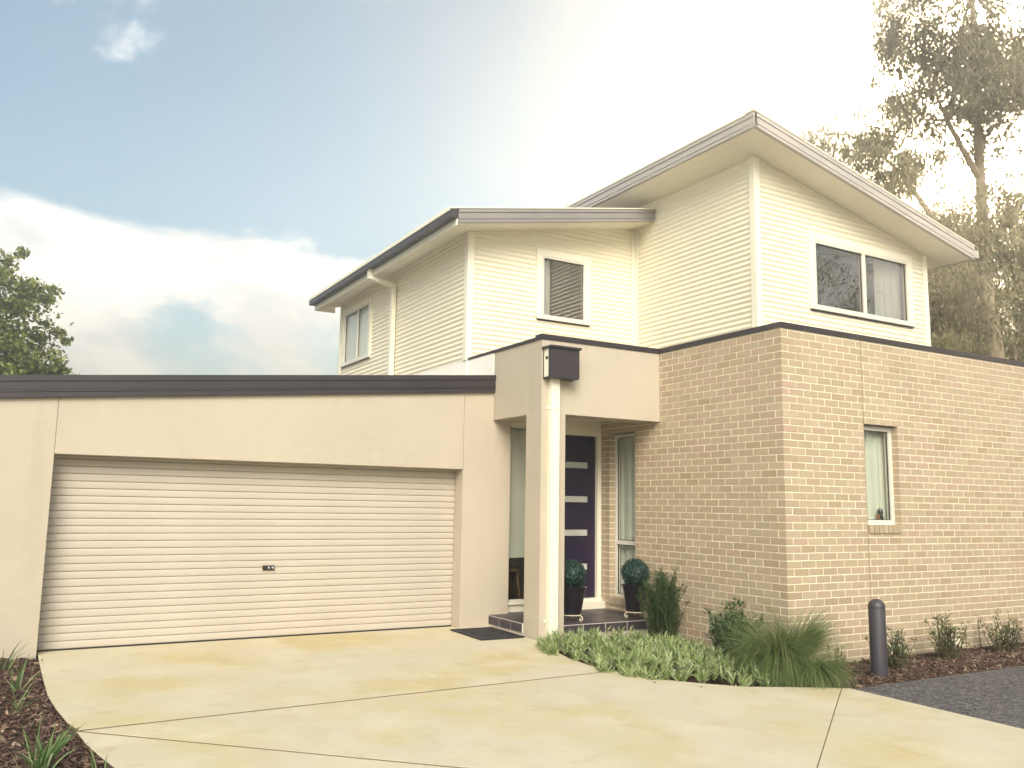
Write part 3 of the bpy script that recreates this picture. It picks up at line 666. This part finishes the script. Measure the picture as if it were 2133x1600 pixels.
ct = MB(); sloped(ct, rzs, RX0 - .072, RX1 + .03, RY0 - .072, RY0 + .10, .195, .215); ct.hexa([(RX0 - .072, RY0 + .10, rzs(RX0) + .195), (RX0 + .1, RY0 + .10, rzs(RX0) + .172), (RX0 + .1, RY1, rzs(RX0) + .172), (RX0 - .072, RY1, rzs(RX0) + .195), (RX0 - .072, RY0 + .10, rzs(RX0) + .2145), (RX0 + .1, RY0 + .10, rzs(RX0) + .1915), (RX0 + .1, RY1, rzs(RX0) + .1915), (RX0 - .072, RY1, rzs(RX0) + .2145)])
ct.build('roof_capping', M['trim'], roof_r)
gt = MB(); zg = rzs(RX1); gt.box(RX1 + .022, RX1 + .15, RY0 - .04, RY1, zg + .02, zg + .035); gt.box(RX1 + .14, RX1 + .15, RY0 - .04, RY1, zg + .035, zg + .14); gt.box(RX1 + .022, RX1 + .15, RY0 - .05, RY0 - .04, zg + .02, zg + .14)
gt.build('gutter', M['glare_pale_steel'], roof_r)

lr = MB(); sloped(lr, lzs, LX0 + .02, RB_X - .02, LY0 + .02, LY1 - .02, .10, .175); roof_l = lr.build('roof', M['roofing'], H)
so = MB(); sloped(so, lzs, LX0 + .0, RB_X - .012, LY0 + .012, LY1, .0, .012); so.build('soffit', M['soffit'], roof_l)
fascia('barge_board', (LX0 - .0, LY0, lzs(LX0) - .008), (RB_X - .012, LY0, lzs(RB_X - .012) - .008), .205, (0, -1, 0), 'glare_grey_steel', roof_l, back=.0)
ct = MB(); sloped(ct, lzs, LX0 - .13, RB_X - .014, LY0 - .072, LY0 + .1, .198, .214); ct.build('roof_capping', M['trim'], roof_l)
zg = lzs(LX0)
part('eave_board', 'trim', roof_l, (LX0 - .022, LX0 - .001, LY0 - .03, LY1, zg - .045, zg + .055), (LX0 - .02, LB_X - .03, LY1 + .001, LY1 + .02, zg - .045, zg + .075))
gt = MB(); gt.box(LX0 - .135, LX0 - .023, LY0 - .04, LY1 + .03, zg + .056, zg + .066); gt.box(LX0 - .145, LX0 - .135, LY0 - .04, LY1 + .03, zg + .056, zg + .175); gt.box(LX0 - .135, LX0 - .023, LY0 - .05, LY0 - .04, zg + .056, zg + .175); gt.box(LX0 - .023, LX0 - .01, LY0 - .03, LY1 + .03, zg + .066, zg + .175)
gut = gt.build('gutter', M['charcoal'], roof_l)
part('gutter_lip_sky_glint', 'trim', roof_l, (LX0 - .160, LX0 - .1455, LY0 - .055, LY1 + .035, zg + .140, zg + .20), (LX0 - .1455, LX0 - .125, LY0 - .055, LY1 + .035, zg + .1755, zg + .20))  # cream colour paints the sky's reflection on the charcoal gutter's lip
# side downpipe with its swan neck
YDP = 7.08
sdp = MB(); sdp.box(LX0 - .10, LX0 - .024, YDP - .05, YDP + .05, zg - .06, zg + .10)
a_, b_ = Vector((LX0 - .062, YDP, zg - .06)), Vector((LB_X - .06, YDP, zg - .145))
sdp.hexa([(LX0 - .10, YDP - .05, zg - .105), (LB_X - .025, YDP - .05, zg - .215), (LB_X - .025, YDP + .05, zg - .215), (LX0 - .10, YDP + .05, zg - .105), (LX0 - .10, YDP - .05, zg - .05), (LB_X - .025, YDP - .05, zg - .14), (LB_X - .025, YDP + .05, zg - .14), (LX0 - .10, YDP + .05, zg - .05)])
sdp.box(LB_X - .10, LB_X - .022, YDP - .0505, YDP + .0505, 3.2, zg - .15)
sdp.build('downpipe', M['trim'], H)

# ================================================================== THINGS ON THE GROUND
# door mat
mt = thing('door_mat', 'black rubber door mat with scroll relief beside the porch step', 'door mat', (-2.265, 2.88, 0)); mt.rotation_euler.z = R(-1.5)
b = MB(); b.box(-.30, .30, -.45, .45, .002, .014); b.box(-.30, -.285, -.45, .45, .014, .019); b.box(.285, .30, -.45, .45, .014, .019); b.box(-.285, .285, -.45, -.435, .014, .019); b.box(-.285, .285, .435, .45, .014, .019)
b.build('base', M['rubber'], mt)
for sx_ in (-1, 1):
    for i in range(6):
        b = MB(); cx_, cy_ = sx_ * .16, -.34 + i * .136; pts = []
        for q in range(22):
            t = q / 21 * 4.6; r_ = .062 * (1 - q / 26); pts.append((cx_ + sx_ * (-1) ** i * r_ * math.cos(t), cy_ + r_ * math.sin(t), .016))
        b.tube(pts, .006, 5); b.build('scroll', M['rubber'], mt, smooth=True)
for i in range(9): part_b = MB().box(-.05, .05, -.40 + i * .095, -.36 + i * .095, .014, .018).build('bar', M['rubber'], mt)

# topiary balls on stands
def leafball(n, rad, size):
    vs, fs = [], []
    for i in range(n):
        d = Vector(RNG.normal(size=3)).normalized(); p_ = d * rad * random.uniform(.82, 1.07) * (1 + .03 * math.sin(7 * d.x + 3) * math.sin(6 * d.z + 5 * d.y))
        u = Vector(RNG.normal(size=3)); u = (u - d * u.dot(d) * .6).normalized(); w = u.cross(d + Vector(RNG.normal(size=3)) * .5).normalized()
        l, ww = size * random.uniform(.7, 1.3), size * .5
        o = len(vs); vs += [p_ - u * l * .5, p_ + w * ww * .5, p_ + u * l * .5, p_ - w * ww * .5]; fs.append((o, o + 1, o + 2, o + 3))
    b = MB(); b.v = [tuple(v) for v in vs]; b.f = fs
    o = len(b.v); b.lathe([(rad * .86 * math.sin(math.pi * i / 12), -rad * .86 * math.cos(math.pi * i / 12)) for i in range(13)], 20)
    return b
ball_me = leafball(3000, .182, .031).mesh('crown', M['topiary'])
soil_m = M['soil']
pot_prof = [(0, 0), (.118, 0), (.126, .006), (.150, .13), (.176, .285), (.190, .325), (.196, .335), (.196, .347), (.180, .347), (.170, .30), (0, .30)]
pot_me = MB().lathe(pot_prof, 40).mesh('pot', M['pot'], 35)
for loc, lab, lab2 in (((-1.235, 2.50, .160), 'clipped boxwood ball in a tapered black pot half hidden behind the portico column', 'scrolled cream iron stand under the pot beside the portico column'),
                 ((-.245, 2.43, .160), 'clipped boxwood ball in a tapered black pot in front of the porch window', 'scrolled cream iron stand under the pot by the porch window')):
    tpy = thing('topiary', lab, 'potted plant', (loc[0], loc[1], loc[2] + .085), 'potted topiary balls on the porch')
    link('pot', pot_me, tpy); c_ = link('crown', ball_me, tpy, (0, 0, .50)); MB().tube([(0, 0, .28), (0.005, 0, .42)], .014, 8).build('stem', M['twig'], tpy)
    stn = thing('plant_stand', lab2, 'plant stand', loc, 'iron plant stands on the porch')
    b = MB(); b.tube([(.128 * math.cos(t * math.pi / 16), .128 * math.sin(t * math.pi / 16), .078) for t in range(33)], .006, 8); b.build('ring', M['stand'], stn, smooth=True)
    for q in range(3):
        an = R(-65 + 120 * q); b = MB(); pts = [(.128, .078), (.150, .076), (.170, .062), (.172, .040), (.158, .022), (.140, .016), (.128, .026), (.130, .042), (.143, .046), (.150, .036)]
        b.tube([(r_ * math.cos(an), r_ * math.sin(an), z_ - .009) for r_, z_ in pts], .0065, 8); b.build('leg', M['stand'], stn, smooth=True)

# bollard
bo = thing('bollard', 'dark grey round-topped steel bollard in the mulch before the brick wall', 'bollard', (.175, -1.02, -.05))
prof = [(0, -.1), (.083, -.1), (.083, .69), (.080, .70)]; MB().lathe(prof, 36).build('post', M['bollard'], bo, smooth=40)
prof = [(.084, .688), (.085, .70)] + [(.085 * math.cos(a), .705 + .078 * math.sin(a)) for a in [R(x) for x in range(0, 91, 9)]]; MB().lathe(prof, 36).build('dome_cap', M['bollard'], bo, smooth=40)

# ================================================================== PLANTS
def ribbons(paths, widths, fold=.0):
    """paths: list of lists of Vector; one tapered ribbon each"""
    b = MB()
    for pth, w in zip(paths, widths):
        n = len(pth); o = len(b.v)
        side = None
        for i, p_ in enumerate(pth):
            d = pth[min(i + 1, n - 1)] - pth[max(i - 1, 0)]
            if side is None:
                side = d.cross(Vector((random.gauss(0, .4), random.gauss(0, .4), 1)));
                if side.length < 1e-6: side = Vector((1, 0, 0))
                side.normalize()
            t = i / (n - 1); ww = w * (1 - .92 * t ** 2.2) * (.55 + .45 * min(1, t * 4)) / 2
            b.v += [tuple(p_ - side * ww), tuple(p_ + side * ww)]
        for i in range(n - 1): b.f.append((o + 2 * i, o + 2 * i + 1, o + 2 * i + 3, o + 2 * i + 2))
    return b
def arc(p0, az, lean, length, n=5, droop=1.0):
    """blade that starts at lean (rad from vertical) and bends outward"""
    out = [Vector(p0)]; p_ = Vector(p0); a = lean
    for i in range(n):
        p_ = p_ + Vector((math.sin(a) * math.cos(az), math.sin(a) * math.sin(az), math.cos(a))) * (length / n)
        a += droop / n * random.uniform(.7, 1.3); out.append(p_.copy())
    return out

# --- silver green ground cover (uncountable)
gc_poly = inpoly([(-2.12, 1.92), (-2.30, 1.55), (-2.38, 1.15), (-2.30, .78), (-2.30, .55), (-2.42, .25), (-2.34, -.10), (-2.12, -.42), (-1.85, -.68), (-1.62, -.93), (-1.25, -1.12), (-1.0, -.75), (-1.0, -.2), (-.75, .35), (-.72, 1.0), (-.95, 1.45), (-1.35, 1.75), (-1.75, 1.85)])
paths, widths = [], []
n = 0
while n < 620:
    x, y = random.uniform(-2.45, -.7), random.uniform(-1.15, 2.0)
    if not gc_poly(x, y): continue
    if -2.5 < x < -1.2 and abs(y - (.72 + .35 * (x + 2.2))) < .07 and random.random() < .8: continue
    n += 1
    edge_ = 1 if gc_poly(x - .14, y - .05) and gc_poly(x + .02, y - .2) else .62
    h = random.uniform(.10, .20) * edge_; tx, ty = random.gauss(0, .03), random.gauss(0, .03)
    for q in range(random.randint(15, 21)):
        az = random.uniform(0, 6.28); z0_ = -.05 + h * random.uniform(.25, 1)
        lean = random.uniform(.15, 1.15); paths.append(arc((x + tx * z0_ * 5, y + ty * z0_ * 5, z0_), az, lean, random.uniform(.055, .115), 3, random.uniform(-.2, .7))); widths.append(random.uniform(.011, .019))
gcv = ribbons(paths, widths).build('ground_cover', M['leaf_ground'])
tag(gcv, 'silver green ground cover plants spilling over the concrete edge', 'ground cover', kind='stuff')

# --- tussock grasses
def tussock(label, loc, n, hmin, hmax, spread, seed, bias=None):
    random.seed(seed)
    t = thing('tussock_grass', label, 'grass', loc, 'fine leaved grasses in the bed')
    P_, W_ = [], []
    for i in range(n):
        az = random.uniform(0, 6.28) if not bias or random.random() < .45 else random.gauss(bias, .8)
        r0 = random.uniform(0, .06); l = random.uniform(hmin, hmax)
        P_.append(arc((r0 * math.cos(az), r0 * math.sin(az), 0), az, random.uniform(.05, .6) * spread, l, 7, random.uniform(.9, 3.2) * spread)); W_.append(random.uniform(.003, .0055))
    ribbons(P_, W_).build('blades', M['blade'], t); return t
tussock('large weeping tussock of fine green grass in front of the brick corner', (-.86, -.66, -.05), 2600, .55, 1.05, 1.15, 11, R(215))
tussock('upright soft grass tuft against the brick corner', (-.50, -.50, -.05), 1500, .5, .86, .62, 12, R(300))
tussock('low grass tuft sprawling over the concrete edge by the asphalt', (-.80, -1.02, -.03), 1100, .35, .66, 1.25, 13, R(250))

# --- bushy shrubs
def shrub(name, label, loc, h, rad, stems, m_, leaf, per, seed, upright=.5, feather=False, group=None):
    random.seed(seed)
    t = thing(name, label, 'shrub', loc, group)
    st = MB(); P_, W_ = [], []
    for s_i in range(stems):
        az = random.uniform(0, 6.28); ln = random.uniform(.0, .75) * (1 - upright * .6); l = h * random.uniform(.55, 1.0) * (1 - .25 * ln)
        base_ = Vector((random.gauss(0, rad * .16), random.gauss(0, rad * .16), -.02)); pth = arc(base_, az, ln, l, 6, random.uniform(-.35, .25))
        st.tube(pth, [.0075 * (1 - .8 * i / 6) for i in range(7)], 5)
        for q in range(per):
            f_ = random.uniform(.12, 1.0); i = min(5, int(f_ * 6)); fr_ = f_ * 6 - i; p_ = pth[i].lerp(pth[i + 1], fr_)
            d = (pth[i + 1] - pth[i]).normalized()
            a2 = random.uniform(0, 6.28); o2 = Vector((math.cos(a2), math.sin(a2), random.uniform(-.1, .8)))
            if feather:       # short side sprays thick with needles
                sl_ = random.uniform(.04, .13) * (1.15 - .6 * f_); tip = p_ + (d * .8 + o2 * .75).normalized() * sl_
                for w_ in range(7):
                    b0 = p_.lerp(tip, w_ / 7); dd = (tip - p_).normalized() * .7 + Vector((random.gauss(0, .5), random.gauss(0, .5), random.gauss(0.1, .4)))
                    P_.append([b0, b0 + dd.normalized() * leaf * .5, b0 + dd.normalized() * leaf]); W_.append(leaf * .16)
            else:
                dd = (d * random.uniform(.1, .9) + o2 * .8).normalized(); b0 = p_ + o2 * random.uniform(0, rad * .10); l2 = leaf * random.uniform(.6, 1.25)
                mid = b0 + dd * l2 * .5 + Vector((0, 0, -.04 * l2)); P_.append([b0, mid, b0 + dd * l2 + Vector((0, 0, -.18 * l2))]); W_.append(l2 * .42)
    st.build('stems', M['twig'], t); ribbons(P_, W_).build('foliage', M[m_], t); return t
shrub('conifer_shrub', 'dark feathery upright shrub in front of the right hand pot', (-.52, 1.52, -.06), 0.94, .34, 100, 'leaf_dark', .040, 44, 21, .8, True)
shrub('shrub', 'low green bushy shrub against the side brick face', (-.36, .50, -.06), .70, .46, 80, 'leaf_green', .062, 40, 22, .25)
shrub('shrub', 'small dark green shrub between the ground cover and the tussock grass', (-.62, .10, -.06), .52, .34, 44, 'leaf_green', .052, 34, 23, .3)
shrub('shrub', 'little upright leafy seedling left of the bollard', (.05, -.62, -.10), .42, .10, 9, 'leaf_olive', .038, 26, 24, .85, group='young shrubs in the mulch')
shrub('shrub', 'tiny leafy sprout next to the tussock grass edge', (-.26, -.78, -.09), .34, .14, 9, 'leaf_green', .036, 22, 28, .7, group='young shrubs in the mulch')
shrub('shrub', 'open young shrub directly right of the bollard', (1.02, -.62, -.11), .56, .42, 30, 'leaf_olive', .044, 30, 25, .2, group='young shrubs in the mulch')
shrub('shrub', 'broad young shrub over the second wall vent', (2.15, -.50, -.12), .62, .52, 40, 'leaf_olive', .044, 32, 26, .2, group='young shrubs in the mulch')
shrub('shrub', 'young shrub over the third wall vent near the picture edge', (3.35, -.42, -.12), .56, .44, 30, 'leaf_olive', .044, 30, 27, .25, group='young shrubs in the mulch')
shrub('shrub', 'farthest young shrub along the brick wall, cut by the picture edge', (4.25, -.40, -.12), .58, .42, 40, 'leaf_olive', .044, 28, 29, .25, group='young shrubs in the mulch')

# --- strappy plants in the left bed
def strappy(label, loc, n, l0, l1, seed):
    random.seed(seed); t = thing('strappy_plant', label, 'plant', loc, 'strappy plants in the left bed')
    P_, W_ = [], []
    for i in range(n):
        az = random.uniform(0, 6.28); P_.append(arc((random.gauss(0, .035), random.gauss(0, .035), -.02), az, random.uniform(.1, .75), random.uniform(l0, l1), 6, random.uniform(.0, 1.1))); W_.append(random.uniform(.009, .015))
    ribbons(P_, W_).build('leaves', M['strap'], t); return t
strappy('largest strappy green clump at the bottom of the left bed', (-7.36, -.86, -.02), 46, .22, .40, 31)
strappy('small strappy clump at the foot of the garage pier', (-7.56, 2.75, .0), 14, .22, .42, 32)
strappy('thin grassy clump in the mulch below the garage pier', (-7.46, 1.75, -.01), 14, .18, .36, 33)
strappy('sparse grassy clump in the middle of the left mulch', (-7.47, .95, -.01), 12, .16, .30, 34)
strappy('short strappy shoot at the curved concrete edge', (-7.06, -.95, -.03), 7, .10, .2, 35)

# --- trees
def tree(name, label, loc, trunk_r, limbs, m_bark, m_leaf, leaf_len, leaf_w, clumps, seed, droop=.0, twig_r=.5, per=60):
    """limbs: list of point lists (local). clumps: list of (centre, radius, weight)"""
    random.seed(seed); t = thing(name, label, 'tree', loc)
    tb = MB()
    for i, (pts, r0) in enumerate(limbs):
        n = len(pts); tb.tube([Vector(p_) for p_ in pts], [r0 * (1 - .8 * k_ / (n - 1)) for k_ in range(n)], 8)
    vs, fs = [], []
    ends = [Vector(p_) for pts, _ in limbs for p_ in pts[1:]]
    for c_, rad, cnt in clumps:
        c_ = Vector(c_); near = min(ends, key=lambda e_: (e_ - c_).length)
        mid = near.lerp(c_, .5) + Vector((0, 0, .15 * rad)); tb.tube([near, mid, c_], [.03, .018, .008], 5)
        ntw = max(3, int(cnt / per))
        for k_ in range(ntw):
            d = Vector((random.gauss(0, 1), random.gauss(0, 1), random.gauss(0, .8))).normalized(); tip = c_ + d * rad * random.uniform(.35, 1.0); tip.z -= droop * rad * .35 * random.random()
            tb.tube([c_, c_.lerp(tip, .5) + Vector((0, 0, .08 * rad)), tip], [.009, .006, .003], 3, cap=False)
            cr_ = rad * random.uniform(.22, .42) * twig_r * 2
            for q in range(per):
                g_ = Vector((random.gauss(0, 1), random.gauss(0, 1), random.gauss(0, .8))) * cr_ * .5; p_ = tip + g_; p_.z -= droop * abs(random.gauss(0, cr_ * .6))
                u = Vector((random.gauss(0, 1), random.gauss(0, 1), random.gauss(0, 1) - droop * 2.2)).normalized()
                w = u.cross(Vector((random.gauss(0, 1), random.gauss(0, 1), random.gauss(0, 1)))).normalized(); l = leaf_len * random.uniform(.6, 1.25); ww = leaf_w * random.uniform(.7, 1.2)
                o = len(vs); vs += [p_ - u * l * .5, p_ + w * ww * .5 - u * l * .05, p_ + u * l * .5, p_ - w * ww * .5 - u * l * .05]; fs.append((o, o + 1, o + 2, o + 3))
    tb.build('trunk', M[m_bark], t, smooth=True)
    b = MB(); b.v = [tuple(v) for v in vs]; b.f = fs; b.build('crown', M[m_leaf], t)
    return t
def rc(c0, spread, n, r0, r1, cnt, seed):
    rr_ = random.Random(seed); return [((c0[0] + rr_.gauss(0, spread[0]), c0[1] + rr_.gauss(0, spread[1]), c0[2] + rr_.gauss(0, spread[2])), rr_.uniform(r0, r1), cnt) for _ in range(n)]

# left tree behind the garage
lt = [((-.1, 0, 3.1), .9, 1900), ((-.35, .3, 4.0), .95, 1900), ((-.75, -.1, 4.8), .75, 1500), ((-1.2, .2, 4.4), 1.0, 1500), ((.35, .1, 3.3), .55, 900), ((.15, -.1, 4.35), .5, 800), ((.45, .2, 2.9), .5, 700), ((-.5, -.2, 3.5), .8, 1500), ((-.35, .1, 5.05), .45, 600), ((-1.6, .3, 5.2), .8, 900), ((.62, .0, 3.75), .32, 260), ((.9, .1, 3.05), .3, 220)]
tree('leafy_tree', 'dense olive green broadleaf tree rising behind the garage roof', (-7.85, 10.7, .85), .14,
     [([(-.3, 0, -1.1), (-.32, 0, 1.2), (-.25, .05, 2.4), (-.3, .1, 3.6), (-.4, .1, 4.6)], .14), ([(-.3, 0, 1.9), (.1, .1, 2.6), (.4, .1, 3.2)], .06), ([(-.3, 0, 2.2), (-.8, .1, 3.3), (-1.1, .2, 4.2)], .07)],
     'twig', 'leaf_left', .105, .062, lt, 41, .2, .5, 50)

# tall gum at the right
def gum(name, label, loc, hgt, lean, clumps, limbs, seed, leaf=(.15, .036), mm='leaf_gum'):
    return tree(name, label, loc, .3, limbs, 'gum_bark', mm, leaf[0], leaf[1], clumps, seed, .9, .55, 55)
gl = [([(0, 0, 0), (.2, -.1, 3.4), (-.1, 0, 6.6), (.1, .1, 9.2), (.05, 0, 13.6)], .27), ([(-.1, 0, 6.6), (-.8, .5, 8.0), (-1.5, .9, 9.3), (-2.1, 1.3, 10.0)], .10), ([(.1, 0, 5.4), (-.8, .4, 6.4), (-1.6, .8, 7.0)], .09),
      ([(.1, .1, 9.2), (-.7, .3, 10.5), (-1.2, .4, 11.6)], .08), ([(.2, 0, 7.8), (1.1, -.4, 9), (1.8, -.8, 10.2)], .10), ([(.1, -.1, 4.2), (1.0, -.3, 5.4), (2.0, -.6, 6)], .10)]
gcl = rc((-.4, .2, 11.4), (1.0, .6, 1.0), 18, .6, 1.0, 1000, 1) + rc((-1.9, 1.1, 9.9), (.5, .35, .6), 12, .45, .75, 800, 2) + rc((.9, -.4, 12.2), (.9, .5, 1.0), 14, .6, 1.0, 900, 15) + rc((-.9, .4, 12.7), (.9, .5, .7), 12, .5, .9, 900, 16) + rc((1.9, -.8, 10.4), (.7, .5, 1.2), 10, .7, 1.0, 900, 17) + rc((-.4, .3, 7.8), (.6, .4, .7), 12, .6, .9, 900, 3) + rc((1.1, -.4, 9.2), (.8, .5, 1.2), 12, .7, 1.1, 900, 4) + rc((-.9, .5, 6.1), (.8, .5, .6), 12, .7, 1.0, 900, 5) + rc((1.3, -.4, 6.3), (.9, .5, .9), 10, .8, 1.1, 900, 6)
gum('gum_tree', 'tall pale gum tree with drooping leaves rising at the upper right behind the house', (10.3, 3.6, -.3), 15, 0, gcl, gl, 51)
l2 = [([(0, 0, 0), (.1, 0, 2.2), (-.1, .1, 4.2), (0, 0, 6)], .17), ([(0, 0, 2.6), (-.8, .3, 3.9), (-1.2, .5, 5.1)], .08), ([(0, 0, 3.0), (.8, -.3, 4.2), (1.4, -.4, 5.2)], .08)]
gum('gum_tree', 'bushy yellow green tree filling the gap right of the upper storey', (10.4, 5.4, -.3), 8, 0,
    rc((-.1, 0, 5.0), (.9, .7, .9), 26, .6, 1.0, 950, 7) + rc((-.3, 0, 6.6), (.8, .6, .5), 12, .5, .8, 700, 8), l2, 52, mm='leaf_pale')
gum('gum_tree', 'loose grey green tree peeping over the right roof slope', (9.9, 8.0, -.3), 11, 0,
    rc((-1.0, 0, 8.9), (1.0, .7, .6), 14, .45, .8, 600, 9) + rc((.2, -.2, 7.2), (1.0, .7, .8), 14, .6, 1.0, 700, 10), [([(0, 0, 0), (.2, 0, 3.6), (-.1, 0, 6.6), (-.5, 0, 9.4)], .2), ([(-.1, 0, 6.6), (-1.1, .2, 8), (-1.7, .3, 9.2)], .07)], 53)
gum('gum_tree', 'soft green tree cut by the right picture edge above the brick wall', (12.3, 3.2, -.3), 9, 0,
    rc((-.2, 0, 4.8), (1.1, .8, 1.0), 26, .7, 1.1, 950, 11) + rc((.1, 0, 7.6), (.9, .7, .9), 14, .6, 1.0, 900, 12), [([(0, 0, 0), (.1, 0, 2.8), (-.1, 0, 5.6), (0, 0, 8.4)], .22), ([(0, 0, 3.0), (-1, .3, 4.6), (-1.4, .3, 5.6)], .08)], 54, mm='leaf_pale')
# trees across the street, seen only as reflections in the wide upper window
gum('gum_tree', 'dark tree across the street mirrored in the wide upper window', (12.5, -9.0, -.2), 10, 0,
    rc((0, 0, 7.5), (1.3, 1.3, 1.8), 18, .9, 1.4, 700, 13), [([(0, 0, 0), (.1, 0, 3.5), (0, .1, 6.5), (0, 0, 10)], .25)], 55, mm='leaf_left')
gum('gum_tree', 'second dark tree across the street mirrored at the edge of the upper window', (17.5, -11.5, -.2), 12, 0,
    rc((0, 0, 8), (1.6, 1.6, 1.6), 18, 1.0, 1.6, 700, 14), [([(0, 0, 0), (.1, 0, 4), (0, .1, 8), (0, 0, 10.5)], .28)], 56, mm='leaf_left')

# ================================================================== HAZE
HZ = 0.0145  # density of a haze added to wash out trees and sky like glare
if HZ > 0:
    hz = MB().box(-150, 150, -150, 150, -1.4, 16.8).build('haze', None)
    tag(hz, 'thin warm haze added for the glare wash', 'haze', kind='stuff')
    hm = bpy.data.materials.new('haze'); hm.use_nodes = True; t = hm.node_tree; t.nodes.clear()
    o = t.nodes.new('ShaderNodeOutputMaterial'); v = t.nodes.new('ShaderNodeVolumePrincipled')
    v.inputs['Color'].default_value = (1, .95, .86, 1); v.inputs['Density'].default_value = HZ; v.inputs['Anisotropy'].default_value = .74
    t.links.new(v.outputs[0], o.inputs['Volume']); hz.data.materials.append(hm)
